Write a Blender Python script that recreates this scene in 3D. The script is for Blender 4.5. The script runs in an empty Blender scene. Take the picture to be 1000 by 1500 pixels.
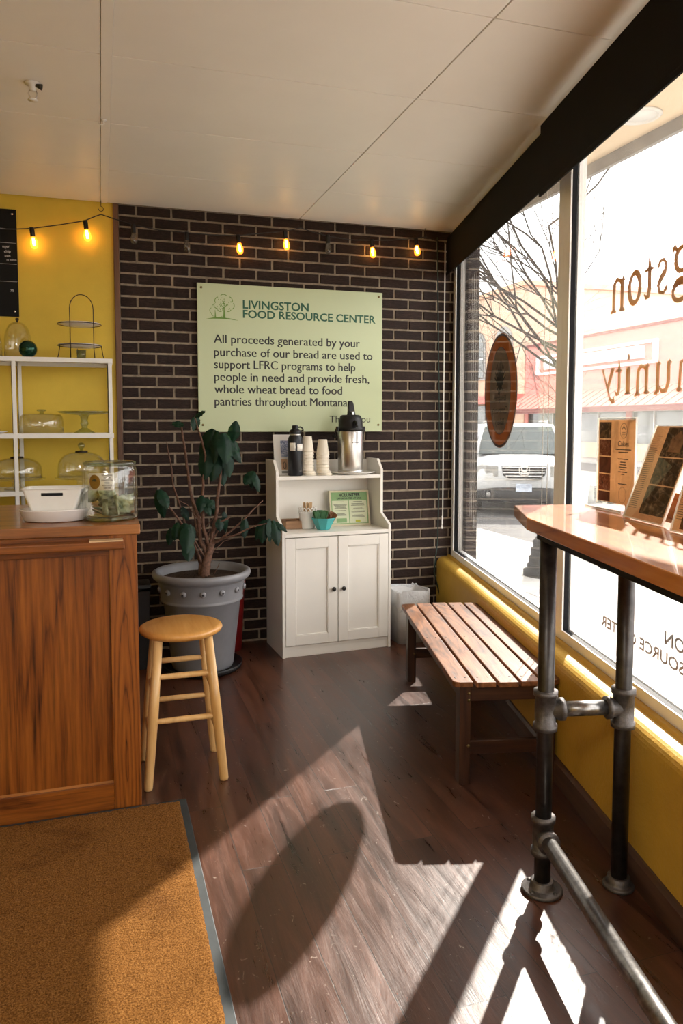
import bpy, bmesh, math, random
from mathutils import Vector, Matrix, noise as mnoise
random.seed(7)
R = math.radians
sc = bpy.context.scene
COL = sc.collection

# ---------------------------------------------------------------- camera
FOC, PITCH, PPY, YAW, CAMH = 1100.0, 4.1, 700.0, 17.75, 1.43
cd = bpy.data.cameras.new('camera'); cam = bpy.data.objects.new('camera', cd); COL.objects.link(cam)
cam.location = (0, 0, CAMH); cam.rotation_euler = (R(90 - PITCH), 0, R(-YAW))
cd.sensor_fit = 'HORIZONTAL'; cd.sensor_width = 36; cd.lens = FOC / 1000 * 36
cd.shift_y = (PPY - 750) / 1000.0
cd.clip_start = 0.02; cd.clip_end = 400
sc.camera = cam
# ---------------------------------------------------------------- daylight
SKY, SUN = 4.6, 15.0
w = bpy.data.worlds.new('sky'); sc.world = w; w.use_nodes = True
bg = w.node_tree.nodes['Background']; bg.inputs[0].default_value = (1.0, 0.985, 0.965, 1); bg.inputs[1].default_value = SKY
sd = bpy.data.lights.new('sun', 'SUN'); so = bpy.data.objects.new('sun', sd); COL.objects.link(so)
sd.energy = SUN; sd.angle = R(0.7); sd.color = (1.0, 0.93, 0.83)
so.rotation_euler = Vector((-.5711, -.583, -.5811)).to_track_quat('-Z', 'Y').to_euler(); so.location = (12, 12, 14)
# two unseen fill lights added behind the camera to brighten the shop
FILL = 44
for i, (lx, ly) in enumerate(((-1.1, -.6), (-1.1, -2.2))):
    ld = bpy.data.lights.new('fill_light', 'AREA'); lo = bpy.data.objects.new('fill_light', ld); COL.objects.link(lo)
    ld.shape = 'RECTANGLE'; ld.size = 1.1; ld.size_y = .5; ld.energy = FILL; ld.color = (1, .96, .90); lo.location = (lx, ly, 2.72)
sc.view_settings.view_transform = 'Standard'; sc.view_settings.look = 'None'
sc.view_settings.exposure = 0.05; sc.view_settings.gamma = 1.0; sc.view_settings.use_curve_mapping = False
sc.cycles.max_bounces = 12; sc.cycles.transparent_max_bounces = 24; sc.cycles.diffuse_bounces = 5

WA = R(13.1); CW, SW = math.cos(WA), math.sin(WA)
def WF(n, d, z=0): return Vector((CW * n + SW * d, -SW * n + CW * d, z))
YB = 4.818; CEIL = 2.75
def dback(n): return (YB + SW * n) / CW        # where the window wall meets the back wall

# ---------------------------------------------------------------- materials
class NT:
    def __init__(s, name):
        s.m = bpy.data.materials.new(name); s.m.use_nodes = True; s.t = s.m.node_tree
        s.b = s.t.nodes['Principled BSDF']; s.out = s.t.nodes['Material Output']
    def n(s, typ, **kw):
        nd = s.t.nodes.new('ShaderNode' + typ)
        for k, v in kw.items():
            if k.startswith('i_'):
                key = k[2:]; key = int(key) if key.isdigit() else key.replace('_', ' ')
                nd.inputs[key].default_value = v
            else: setattr(nd, k, v)
        return nd
    def l(s, a, b): s.t.links.new(a, b)
    def coords(s, scale=(1, 1, 1), rot=(0, 0, 0), loc=(0, 0, 0)):
        tc = s.n('TexCoord'); mp = s.n('Mapping')
        mp.inputs['Scale'].default_value = scale; mp.inputs['Rotation'].default_value = rot; mp.inputs['Location'].default_value = loc
        s.l(tc.outputs['Object'], mp.inputs[0]); return mp.outputs[0]
    def noise(s, vec, scale, detail=4, rough=.6, dist=0):
        nd = s.n('TexNoise'); nd.inputs['Scale'].default_value = scale; nd.inputs['Detail'].default_value = detail
        nd.inputs['Roughness'].default_value = rough; nd.inputs['Distortion'].default_value = dist
        s.l(vec, nd.inputs['Vector']); return nd.outputs[0]
    def ramp(s, fac, stops):
        nd = s.n('ValToRGB'); e = nd.color_ramp.elements
        while len(e) < len(stops): e.new(.5)
        for q, (p, c) in zip(e, stops): q.position = p; q.color = (*c, 1) if len(c) == 3 else c
        s.l(fac, nd.inputs[0]); return nd.outputs[0]
    def mix(s, fac, a, b, mode='MIX'):
        nd = s.n('Mix', data_type='RGBA', blend_type=mode)
        for sock, v in ((nd.inputs[0], fac), (nd.inputs[6], a), (nd.inputs[7], b)):
            if isinstance(v, (int, float)): sock.default_value = v
            elif isinstance(v, tuple): sock.default_value = (*v, 1)
            else: s.l(v, sock)
        return nd.outputs[2]
    def bump(s, h, strength=.3, dist=.01):
        nd = s.n('Bump'); nd.inputs['Strength'].default_value = strength; nd.inputs['Distance'].default_value = dist
        s.l(h, nd.inputs['Height']); s.l(nd.outputs[0], s.b.inputs['Normal'])
    def set(s, color=None, rough=None, metal=None, spec=None, coat=None):
        for k, v in (('Base Color', color), ('Roughness', rough), ('Metallic', metal), ('Specular IOR Level', spec), ('Coat Weight', coat)):
            if v is None: continue
            if isinstance(v, tuple): s.b.inputs[k].default_value = (*v, 1)
            elif isinstance(v, (int, float)): s.b.inputs[k].default_value = v
            else: s.l(v, s.b.inputs[k])
        return s

def plain(name, c, rough=.5, metal=0, spec=.5, var=.12, nscale=14, bump=0, bscale=200, coat=0):
    t = NT(name); v = t.coords()
    f = t.noise(v, nscale, 5)
    lo = tuple(x * (1 - var) for x in c); hi = tuple(min(1, x * (1 + var)) for x in c)
    t.set(t.ramp(f, [(.3, lo), (.7, hi)]), rough, metal, spec, coat)
    if bump: t.bump(t.noise(v, bscale, 3), bump, .004)
    return t.m

def wood(name, dark, mid, light, axis=2, grain=60, stretch=.06, rough=.4, coat=.0, bump=.15, figure=3.0, spec=.5):
    t = NT(name)
    sc3 = [1, 1, 1]; sc3[axis] = stretch
    v = t.coords(tuple(sc3))
    fine = t.noise(v, grain, 6, .65)
    sc4 = [1, 1, 1]; sc4[axis] = stretch * 2.4
    v2 = t.coords(tuple(sc4), loc=(.37, .11, .83))
    big = t.noise(v2, figure, 3, .5, .6)
    wv = t.n('Math', operation='MULTIPLY', i_1=16.0); t.l(big, wv.inputs[0])
    fr = t.n('Math', operation='PINGPONG', i_1=1.0); t.l(wv.outputs[0], fr.inputs[0])
    c1 = t.ramp(fr.outputs[0], [(0, dark), (.22, mid), (1, light)])
    c2 = t.ramp(fine, [(.33, dark), (.5, mid), (.68, light)])
    col = t.mix(.55, c1, c2)
    t.set(col, rough, 0, spec, coat)
    t.bump(fine, bump, .003)
    return t.m

def cathedral(name, dark, mid, light, cx, cz, rough=.36):
    """flat-sawn board: nested arches along z plus fine pores"""
    t = NT(name); v = t.coords((1, 1, .055), loc=(-cx, 0, -cz * .055)); n1 = t.noise(t.coords((1, 1, .2)), 9, 4, .6)
    ln = t.n('VectorMath', operation='LENGTH'); t.l(v, ln.inputs[0])
    ad = t.n('Math', operation='MULTIPLY_ADD', i_1=.022); t.l(n1, ad.inputs[0]); t.l(ln.outputs['Value'], ad.inputs[2])
    ml = t.n('Math', operation='MULTIPLY', i_1=150.0); t.l(ad.outputs[0], ml.inputs[0])
    pp_ = t.n('Math', operation='PINGPONG', i_1=1.0); t.l(ml.outputs[0], pp_.inputs[0])
    c1 = t.ramp(pp_.outputs[0], [(0, dark), (.16, mid), (1, light)])
    fine = t.noise(t.coords((1, 1, .04)), 90, 5, .65)
    c2 = t.ramp(fine, [(.34, dark), (.5, mid), (.68, light)])
    t.set(t.mix(.4, c1, c2), rough, 0, .4); t.bump(fine, .12, .003); return t.m

def glassy(name, tint=(1, 1, 1), haze=0.0, f0=.04, rough=0.0, gain=1.0):
    """thin sheet of clear glass: see-through with a Fresnel reflection; haze = pale veil of light mixed in"""
    t = NT(name); t.t.nodes.remove(t.b)
    g = t.n('NewGeometry'); dt = t.n('VectorMath', operation='DOT_PRODUCT'); t.l(g.outputs['Normal'], dt.inputs[0]); t.l(g.outputs['Incoming'], dt.inputs[1])
    ab = t.n('Math', operation='ABSOLUTE'); t.l(dt.outputs['Value'], ab.inputs[0])
    om = t.n('Math', operation='SUBTRACT', i_0=1.0); t.l(ab.outputs[0], om.inputs[1])
    pw = t.n('Math', operation='POWER', i_1=5.0); t.l(om.outputs[0], pw.inputs[0])
    ml = t.n('Math', operation='MULTIPLY_ADD', i_1=(1 - f0) * gain, i_2=f0, use_clamp=True); t.l(pw.outputs[0], ml.inputs[0])
    tr = t.n('BsdfTransparent'); tr.inputs[0].default_value = (*tint, 1)
    gl = t.n('BsdfGlossy'); gl.inputs['Roughness'].default_value = rough
    mx = t.n('MixShader'); t.l(ml.outputs[0], mx.inputs[0]); t.l(tr.outputs[0], mx.inputs[1]); t.l(gl.outputs[0], mx.inputs[2])
    res = mx.outputs[0]
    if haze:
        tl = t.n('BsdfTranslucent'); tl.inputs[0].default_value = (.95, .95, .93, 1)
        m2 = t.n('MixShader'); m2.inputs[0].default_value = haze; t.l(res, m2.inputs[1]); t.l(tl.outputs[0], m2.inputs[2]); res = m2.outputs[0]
    t.l(res, t.out.inputs[0]); return t.m

def backlit(name, c, share):
    """thin vinyl or paper: part of the light falling on the back comes through"""
    t = NT(name); v = t.coords(); f = t.noise(v, 18, 4)
    col = t.ramp(f, [(.3, tuple(x * .9 for x in c)), (.7, tuple(min(1, x * 1.1) for x in c))])
    t.set(col, .55, 0, .3); tl = t.n('BsdfTranslucent'); t.l(col, tl.inputs[0])
    mx = t.n('MixShader'); mx.inputs[0].default_value = share; t.l(t.b.outputs[0], mx.inputs[1]); t.l(tl.outputs[0], mx.inputs[2]); t.l(mx.outputs[0], t.out.inputs[0])
    return t.m

def emis(name, c, s):
    t = NT(name); t.set(c, .4); t.b.inputs['Emission Color'].default_value = (*c, 1); t.b.inputs['Emission Strength'].default_value = s
    return t.m

def floor_mat():
    t = NT('walnut_plank_floor')
    v = t.coords(rot=(0, 0, R(90)))
    br = t.n('TexBrick', offset=.37); t.l(v, br.inputs['Vector'])
    for k, x in (('Scale', 1), ('Mortar Size', .0013), ('Mortar Smooth', .1), ('Bias', 0), ('Brick Width', 1.15), ('Row Height', .134)): br.inputs[k].default_value = x
    br.inputs['Color1'].default_value = (0, 0, 0, 1); br.inputs['Color2'].default_value = (1, 1, 1, 1); br.inputs['Mortar'].default_value = (.5, .5, .5, 1)
    vv = t.coords((1, .11, 1)); 
    ofs = t.n('VectorMath', operation='MULTIPLY_ADD'); ofs.inputs[1].default_value = (3, 7, 5); t.l(br.outputs['Color'], ofs.inputs[0]); t.l(vv, ofs.inputs[2])
    g1 = t.noise(ofs.outputs[0], 26, 8, .7, .5); g2 = t.noise(ofs.outputs[0], 5, 4, .6, .8)
    a = t.ramp(g1, [(.32, (.011, .0035, .002)), (.5, (.062, .021, .0105)), (.68, (.145, .056, .03))])
    b = t.ramp(g2, [(.35, (.014, .0045, .0027)), (.6, (.098, .036, .019))])
    col = t.mix(.5, a, b)
    col = t.mix(.35, col, t.mix(br.outputs['Color'], (.55, .5, .5), (1.35, 1.3, 1.25)), 'MULTIPLY')
    col = t.mix(br.outputs['Fac'], col, (.012, .007, .005))
    scf = t.noise(t.coords((1, .7, 1), (0, 0, .5)), 38, 3, .75, 1.2)
    scm = t.ramp(scf, [(.66, (0, 0, 0)), (.74, (.6, .6, .6))])
    col = t.mix(scm, col, (.42, .36, .31))
    r = t.n('MapRange', i_1=.3, i_2=.7, i_3=.25, i_4=.40); t.l(g1, r.inputs[0])
    t.set(col, r.outputs[0], 0, .8)
    hh = t.n('Math', operation='MULTIPLY_ADD', i_1=-1.3); t.l(br.outputs['Fac'], hh.inputs[0]); t.l(g1, hh.inputs[2])
    t.bump(hh.outputs[0], .28, .004)
    return t.m

def carpet_mat():
    t = NT('ochre_carpet'); v = t.coords()
    f = t.noise(v, 210, 4, .7); b = t.noise(v, 3.2, 4, .6, .4)
    c = t.ramp(f, [(.3, (.055, .02, .0035)), (.5, (.18, .074, .015)), (.72, (.34, .17, .048))])
    st = t.ramp(b, [(.30, (.55, .5, .46)), (.42, (1, 1, 1))])
    t.set(t.mix(.8, c, st, 'MULTIPLY'), .95, 0, .1); t.bump(f, .9, .006); return t.m

def brick_mat():
    t = NT('dark_brown_brick'); v = t.coords((1, 1, 4)); v2 = t.coords()
    g = t.noise(v, 45, 6, .7); q = t.noise(v2, 5.2, 2, .5)
    a = t.ramp(g, [(.3, (.007, .0035, .0025)), (.55, (.027, .0135, .0095)), (.8, (.065, .04, .03))])
    t.set(t.mix(.5, a, t.ramp(q, [(.3, (.5, .45, .45)), (.7, (1.25, 1.2, 1.2))]), 'MULTIPLY'), .75, 0, .3); t.bump(g, .55, .006); return t.m

MAT = {}
MAT['floor'] = floor_mat(); MAT['carpet'] = carpet_mat(); MAT['brick'] = brick_mat()
MAT['mortar'] = plain('grey_mortar', (.31, .25, .185), .9, 0, .2, .3, 30, .6, 220)
MAT['ceiling'] = plain('ceiling_tile', (.89, .86, .80), .42, 0, .35, .02, 3)
MAT['ceilgap'] = plain('ceiling_gap', (.10, .075, .05), .8)
MAT['yellow'] = plain('yellow_paint', (.68, .475, .05), .55, 0, .4, .05, 6, .12, 90)
MAT['sillpaint'] = plain('ochre_plaster', (.52, .31, .04), .5, 0, .4, .06, 8, .5, 60)
MAT['trim'] = wood('dark_trim_wood', (.05, .018, .008), (.12, .05, .02), (.2, .09, .035), 2, 40, .05, .45)
MAT['basewood'] = wood('baseboard_wood', (.02, .009, .006), (.06, .028, .016), (.1, .05, .03), 1, 40, .05, .4)
MAT['whitealu'] = plain('white_aluminium', (.93, .925, .91), .35, 0, .5, .03)
MAT['gasket'] = plain('black_gasket', (.008, .008, .010), .65, 0, .2)
MAT['pane'] = glassy('window_glass_clear', haze=.010, gain=1.0)
MAT['pane_veiled'] = glassy('window_glass_veiled', haze=.04)  # pale veil mixed into the glass to wash out the view
MAT['glass'] = glassy('clear_glassware', (.97, .975, .96), gain=1.1, f0=.085)
MAT['glassedge'] = glassy('thick_glass', (.72, .77, .68), gain=1.0, f0=.09)
MAT['acrylic'] = glassy('clear_acrylic', (.95, .95, .93), f0=.06)
MAT['blind'] = plain('black_blind_fabric', (.007, .0065, .006), .8, 0, .15, .2, 300, .1, 500)
MAT['black'] = plain('black_plastic', (.009, .009, .010), .45, 0, .4)
MAT['rubber'] = plain('dark_rubber', (.025, .032, .034), .6, 0, .5, .3)
MAT['oak'] = wood('stained_oak', (.022, .005, .001), (.165, .044, .006), (.30, .094, .012), 2, 85, .04, .36, .0, .12, 4.5, .4)
MAT['oakh'] = wood('stained_oak_rail', (.022, .005, .001), (.165, .044, .006), (.30, .094, .012), 0, 85, .04, .36, .0, .12, 5, .4)
MAT['oakstile'] = cathedral('flat_sawn_oak', (.03, .007, .001), (.20, .055, .008), (.335, .108, .014), -.05, .18)
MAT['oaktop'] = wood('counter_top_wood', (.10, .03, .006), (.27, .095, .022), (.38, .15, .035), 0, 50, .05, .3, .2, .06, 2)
MAT['rawwood'] = wood('raw_wood', (.42, .26, .12), (.55, .36, .19), (.66, .46, .27), 0, 60, .06, .6)
MAT['pine'] = wood('clear_pine', (.50, .27, .085), (.66, .40, .15), (.74, .48, .21), 2, 40, .05, .32, .25, .04, 1.6)
MAT['pineseat'] = wood('varnished_seat', (.50, .23, .05), (.58, .28, .068), (.66, .345, .095), 1, 40, .07, .26, .2, .008, 3)
MAT['bench'] = wood('worn_bench_slat', (.024, .007, .002), (.145, .05, .015), (.29, .115, .04), 1, 42, .09, .4, .0, .3, 7, .45)
MAT['benchdark'] = wood('dark_bench_wood', (.009, .003, .002), (.036, .013, .006), (.078, .03, .012), 2, 55, .06, .38, .1, .2, 5)
MAT['benchdarkh'] = wood('dark_bench_rail', (.009, .003, .002), (.036, .013, .006), (.078, .03, .012), 0, 55, .06, .38, .1, .2, 5)
MAT['bartop'] = wood('varnished_bar_top', (.19, .045, .006), (.40, .125, .018), (.55, .21, .04), 1, 34, .06, .26, .5, .05, 4)
MAT['pipe'] = plain('black_iron_pipe', (.055, .05, .047), .36, .85, .5, .35, 30)
MAT['castiron'] = plain('cast_fitting', (.12, .11, .105), .5, .8, .5, .35, 60, .3, 250)
MAT['worn'] = plain('worn_steel_pipe', (.26, .25, .24), .3, .9, .5, .45, 50)
MAT['whitelam'] = plain('white_laminate', (.78, .75, .69), .38, 0, .45, .02, 5, .03, 120)
MAT['white'] = plain('white_enamel', (.80, .79, .76), .35, 0, .5, .03)
MAT['knob'] = plain('bronze_knob', (.03, .026, .022), .35, .6)
MAT['signgreen'] = plain('pale_green_panel', (.52, .585, .36), .38, 0, .45, .02, 3)
MAT['inkgreen'] = plain('dark_green_ink', (.008, .09, .045), .5)
MAT['leafink'] = plain('leaf_green_ink', (.13, .26, .035), .5)
MAT['ink'] = plain('black_ink', (.012, .012, .012), .5)
MAT['greyink'] = plain('grey_ink', (.12, .11, .1), .6)
MAT['screw'] = plain('brass_screw', (.18, .13, .05), .35, .7)
MAT['paper'] = plain('paper', (.80, .77, .70), .7, 0, .3, .03)
MAT['kraft'] = backlit('warm_card', (.76, .54, .35), .5)
MAT['pot'] = plain('grey_glazed_pot', (.225, .225, .24), .38, 0, .5, .1, 9)
MAT['soil'] = plain('dark_soil', (.05, .032, .022), .95, 0, .2, .7, 120, 1, 150)
MAT['leaf'] = None
t = NT('rubber_leaf'); v = t.coords(); f = t.noise(v, 9, 3)
t.set(t.ramp(f, [(.3, (.003, .014, .008)), (.6, (.007, .03, .015)), (.8, (.03, .075, .012))]), .36, 0, .16); MAT['leaf'] = t.m
MAT['bark'] = plain('brown_stem', (.13, .068, .045), .8, 0, .3, .45, 60, .5, 120)
MAT['steel'] = plain('brushed_steel', (.60, .585, .56), .3, 1, .5, .06, 40)
MAT['bottle'] = plain('matte_black_bottle', (.014, .016, .02), .35, .2)
MAT['chrome'] = plain('chrome', (.75, .75, .75), .12, 1)
MAT['cup'] = plain('paper_cup', (.80, .74, .62), .6, 0, .3, .03)
MAT['teal'] = plain('teal_glaze', (.055, .36, .36), .25, 0, .5, .06)
MAT['packgreen'] = plain('green_packet', (.07, .18, .085), .6, 0, .3, .3, 40)
MAT['packbrown'] = plain('brown_packet', (.17, .075, .03), .6, 0, .3, .3, 40)
MAT['stick'] = plain('birch_stick', (.50, .34, .18), .7, 0, .3, .1)
MAT['boxwood'] = wood('rough_box_wood', (.12, .055, .025), (.26, .14, .07), (.38, .22, .11), 0, 50, .08, .7)
MAT['napkin'] = plain('brown_napkin', (.42, .28, .16), .9, 0, .2, .08)
t = NT('bin_liner'); v = t.coords((1, 1, .5)); f = t.noise(v, 22, 5, .6, 1.5); t.set((.72, .73, .74), .3, 0, .5); t.b.inputs['Transmission Weight'].default_value = 0; t.b.inputs['Alpha'].default_value = .62; t.bump(f, .6, .02); MAT['liner'] = t.m
MAT['binwhite'] = plain('white_plastic_bin', (.50, .49, .48), .4)
MAT['cable'] = plain('black_cable', (.012, .012, .012), .5)
MAT['greencable'] = plain('green_cable', (.008, .03, .022), .5)
MAT['cord'] = plain('white_cord', (.70, .68, .62), .5)
MAT['chalk'] = plain('chalkboard_black', (.005, .005, .005), .6, 0, .2, .25, 6)
MAT['chalkink'] = plain('chalk_white', (.75, .75, .75), .9)
MAT['ball'] = plain('dark_green_ball', (.01, .05, .03), .12, .6)
MAT['wire'] = plain('bronze_wire', (.045, .03, .02), .4, .7)
MAT['plate'] = plain('lilac_white_plate', (.80, .76, .74), .3, 0, .5, .02)
MAT['red'] = plain('red_plastic', (.30, .012, .012), .4)
MAT['filament'] = emis('glowing_filament', (1.0, .62, .16), 60)
MAT['amber'] = emis('lit_amber_glass', (1.0, .26, .02), 3.2)
MAT['amber'].node_tree.nodes['Principled BSDF'].inputs['Alpha'].default_value = .4
MAT['clearbulb'] = glassy('unlit_bulb_glass', (.72, .70, .64), f0=.12, rough=.15, haze=.12)
MAT['bill'] = None
t = NT('banknote_paper'); f = t.noise(t.coords((1, 1, 1)), 28, 3, .6); t.set(t.ramp(f, [(.35, (.08, .10, .05)), (.52, (.34, .38, .24)), (.7, (.55, .58, .43))]), .8, 0, .2); MAT['bill'] = t.m
MAT['sidewalk'] = plain('concrete_pavement', (.34, .325, .30), .85, 0, .3, .2, 1.6)
MAT['joint'] = plain('pavement_joint', (.16, .15, .14), .9)
MAT['snow'] = plain('old_snow', (.85, .86, .88), .8)
MAT['asphalt'] = plain('asphalt', (.075, .072, .07), .85, 0, .3, .25, 3)
MAT['soffit'] = plain('cream_soffit', (.86, .70, .50), .6, 0, .3, .02)
MAT['fascia'] = plain('grey_fascia', (.34, .33, .31), .7, 0, .3, .2, 12)
MAT['gold'] = backlit('gold_lettering', (.58, .34, .11), .45)
MAT['acrylic_edge_glow'] = backlit('painted_edge_glow', (.92, .91, .87), .5)  # white strips paint in the light that glows along acrylic edges
MAT['bronzeink'] = backlit('bronze_lettering', (.09, .048, .018), .1)
MAT['decalbrown'] = backlit('brown_decal', (.32, .135, .018), .5)
MAT['decalgrey'] = backlit('umber_decal', (.36, .28, .22), .5)
MAT['darkiron'] = plain('dark_iron', (.022, .021, .02), .8, 0, .2)
MAT['carwhite'] = plain('silver_white_car_paint', (.46, .47, .47), .3, .1, .5, .02, 3, 0, 0, .3)
MAT['cardark'] = plain('charcoal_car_paint', (.045, .045, .043), .35, .1, .4, .02, 3, 0, 0, .15)
MAT['carglass'] = plain('car_window_glass', (.05, .062, .058), .15, 0, .45, .1)
MAT['trimdark'] = plain('dark_bumper', (.02, .02, .02), .6, 0, .3)
MAT['lamp'] = plain('headlamp_lens', (.25, .245, .225), .12, 0, .7, .2, 20)
MAT['tyre'] = plain('tyre', (.02, .02, .02), .8)
MAT['plateblue'] = plain('number_plate', (.42, .47, .55), .4, 0, .5, .4, 12)
MAT['tanbrick'] = None
t = NT('tan_brick'); br = t.n('TexBrick'); t.l(t.coords(), br.inputs[0]); br.inputs['Scale'].default_value = 1
for k, x in (('Mortar Size', .012), ('Brick Width', .22), ('Row Height', .075)): br.inputs[k].default_value = x
br.inputs['Color1'].default_value = (.66, .38, .24, 1); br.inputs['Color2'].default_value = (.74, .46, .3, 1); br.inputs['Mortar'].default_value = (.6, .45, .34, 1)
t.set(br.outputs[0], .9, 0, .2); MAT['tanbrick'] = t.m
MAT['redpaint'] = plain('red_stucco', (.66, .24, .20), .8, 0, .3, .06, 2)
MAT['redroof'] = plain('red_metal_awning', (.62, .24, .19), .5, 0, .4, .12, 3)
MAT['darkred'] = plain('dark_red_fringe', (.20, .06, .05), .7)
MAT['shopglass'] = plain('shop_window_glass', (.16, .17, .16), .12, 0, .7, .4, 1.2)
MAT['signwhite'] = plain('white_sign', (.9, .9, .88), .5, 0, .4, .02)
MAT['treebark'] = plain('bare_branch', (.06, .048, .04), .9, 0, .2, .3)
MAT['photo1'] = None
def photo_mat(name, cols, scale, dist=1.5):
    t = NT(name); f = t.noise(t.coords(), scale, 5, .65, dist); n = len(cols)
    t.set(t.ramp(f, [(.28 + .44 * i / (n - 1), c) for i, c in enumerate(cols)]), .4, 0, .4); return t.m
MAT['photoA'] = photo_mat('printed_photo_dark', [(.015, .012, .01), (.10, .055, .03), (.38, .26, .15)], 34)
MAT['photoB'] = photo_mat('printed_photo_cakes', [(.02, .02, .02), (.25, .07, .03), (.5, .35, .25)], 60)
MAT['photoC'] = photo_mat('printed_photo_red', [(.06, .015, .01), (.16, .05, .03), (.2, .08, .05)], 20)
MAT['photoblue'] = photo_mat('printed_photo_blue', [(.03, .04, .10), (.25, .3, .45), (.7, .72, .78)], 50)
MAT['printgreen'] = plain('green_print', (.22, .38, .16), .5, 0, .4, .05)
MAT['printpale'] = plain('pale_green_print', (.60, .64, .44), .5, 0, .4, .04)
MAT['printlime'] = plain('lime_print', (.42, .45, .02), .5)
MAT['woodframe'] = plain('cream_frame', (.62, .56, .38), .5)

# ---------------------------------------------------------------- mesh builder
class MB:
    def __init__(s): s.v = []; s.f = []; s.sm = []
    def add(s, vs, fs, smooth=False, M=None):
        o = len(s.v)
        for q in vs: s.v.append((M @ Vector(q)) if M is not None else Vector(q))
        for f in fs: s.f.append([o + i for i in f]); s.sm.append(smooth)
        return s
    def box(s, a, b, M=None):
        x0, y0, z0 = a; x1, y1, z1 = b
        vs = [(x0, y0, z0), (x1, y0, z0), (x1, y1, z0), (x0, y1, z0), (x0, y0, z1), (x1, y0, z1), (x1, y1, z1), (x0, y1, z1)]
        return s.add(vs, [(0, 3, 2, 1), (4, 5, 6, 7), (0, 1, 5, 4), (1, 2, 6, 5), (2, 3, 7, 6), (3, 0, 4, 7)], False, M)
    def cbox(s, c, d, M=None):
        return s.box([c[i] - d[i] / 2 for i in range(3)], [c[i] + d[i] / 2 for i in range(3)], M)
    def prism(s, poly, a, b, axes=(0, 1, 2), M=None):
        """poly in plane axes[0],axes[1]; extruded along axes[2] from a to b"""
        n = len(poly); vs = []
        for h in (a, b):
            for p in poly:
                q = [0, 0, 0]; q[axes[0]] = p[0]; q[axes[1]] = p[1]; q[axes[2]] = h; vs.append(q)
        fs = [tuple(range(n))[::-1], tuple(range(n, 2 * n))] + [(i, (i + 1) % n, n + (i + 1) % n, n + i) for i in range(n)]
        return s.add(vs, fs, False, M)
    def lathe(s, prof, c=(0, 0, 0), seg=32, smooth=True, sx=1, sy=1, M=None):
        vs = []; fs = []
        for r, z in prof:
            for i in range(seg):
                a = 2 * math.pi * i / seg; vs.append((c[0] + sx * r * math.cos(a), c[1] + sy * r * math.sin(a), c[2] + z))
        for k in range(len(prof) - 1):
            for i in range(seg):
                j = (i + 1) % seg; fs.append((k * seg + i, k * seg + j, (k + 1) * seg + j, (k + 1) * seg + i))
        if prof[0][0] > 1e-5: fs.append(tuple(range(seg))[::-1])
        if prof[-1][0] > 1e-5: fs.append(tuple((len(prof) - 1) * seg + i for i in range(seg)))
        return s.add(vs, fs, smooth, M)
    def tube(s, pts, r, seg=10, closed=False, smooth=True, caps=True, M=None):
        pts = [Vector(p) for p in pts]; n = len(pts); rs = r if isinstance(r, (list, tuple)) else [r] * n
        vs = []; fs = []; up = None
        for i, p in enumerate(pts):
            if closed: tg = pts[(i + 1) % n] - pts[i - 1]
            else: tg = pts[min(i + 1, n - 1)] - pts[max(i - 1, 0)]
            tg.normalize()
            if up is None:
                up = Vector((0, 0, 1)) if abs(tg.z) < .9 else Vector((1, 0, 0))
            up = (up - tg * up.dot(tg)); up.normalize(); sd_ = tg.cross(up)
            for k in range(seg):
                a = 2 * math.pi * k / seg; vs.append(p + (up * math.cos(a) + sd_ * math.sin(a)) * rs[i])
        m = n if closed else n - 1
        for i in range(m):
            j = (i + 1) % n
            for k in range(seg):
                l = (k + 1) % seg; fs.append((i * seg + k, i * seg + l, j * seg + l, j * seg + k))
        if not closed and caps:
            fs.append(tuple(range(seg))[::-1]); fs.append(tuple((n - 1) * seg + k for k in range(seg)))
        return s.add(vs, fs, smooth, M)
    def loft(s, rings, smooth=True, cap=True, M=None):
        n = len(rings[0]); vs = [q for r in rings for q in r]; fs = []
        for i in range(len(rings) - 1):
            for k in range(n):
                l = (k + 1) % n; fs.append((i * n + k, i * n + l, (i + 1) * n + l, (i + 1) * n + k))
        if cap: fs.append(tuple(range(n))[::-1]); fs.append(tuple((len(rings) - 1) * n + k for k in range(n)))
        return s.add(vs, fs, smooth, M)
    def ribbon(s, pts, ws, th=.001, M=None):
        """flat stroke in the XY plane with width ws, thickness th"""
        pts = [Vector((p[0], p[1], 0)) for p in pts]; n = len(pts); ws = ws if isinstance(ws, (list, tuple)) else [ws] * n
        L = []; Rr = []
        for i, p in enumerate(pts):
            tg = pts[min(i + 1, n - 1)] - pts[max(i - 1, 0)]; tg.normalize(); nn = Vector((-tg.y, tg.x, 0))
            L.append(p + nn * ws[i] / 2); Rr.append(p - nn * ws[i] / 2)
        vs = []; fs = []
        for h in (0, th):
            vs += [q + Vector((0, 0, h)) for q in L] + [q + Vector((0, 0, h)) for q in Rr]
        o = 2 * n
        for i in range(n - 1):
            fs += [(o + i, o + n + i, o + n + i + 1, o + i + 1), (i, i + 1, n + i + 1, n + i), (i, o + i, o + i + 1, i + 1), (n + i, n + i + 1, o + n + i + 1, o + n + i)]
        return s.add(vs, fs, False, M)
    def text(s, body, M, size=None, width=None, align='L', bold=0.0, extrude=.0004, fn=None, height=None):
        cu = bpy.data.curves.new('t', 'FONT'); cu.body = body; cu.size = 1.0; cu.offset = bold; cu.extrude = 0; cu.resolution_u = 3
        ob = bpy.data.objects.new('t', cu); COL.objects.link(ob)
        dg = bpy.context.evaluated_depsgraph_get(); me = bpy.data.meshes.new_from_object(ob.evaluated_get(dg))
        xs = [v.co.x for v in me.vertices]; x0, x1 = min(xs), max(xs)
        sy_ = size if size else (height / .73 if height else 1); sx_ = (width / (x1 - x0)) if width else sy_
        if not size and not height: sy_ = sx_
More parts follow.
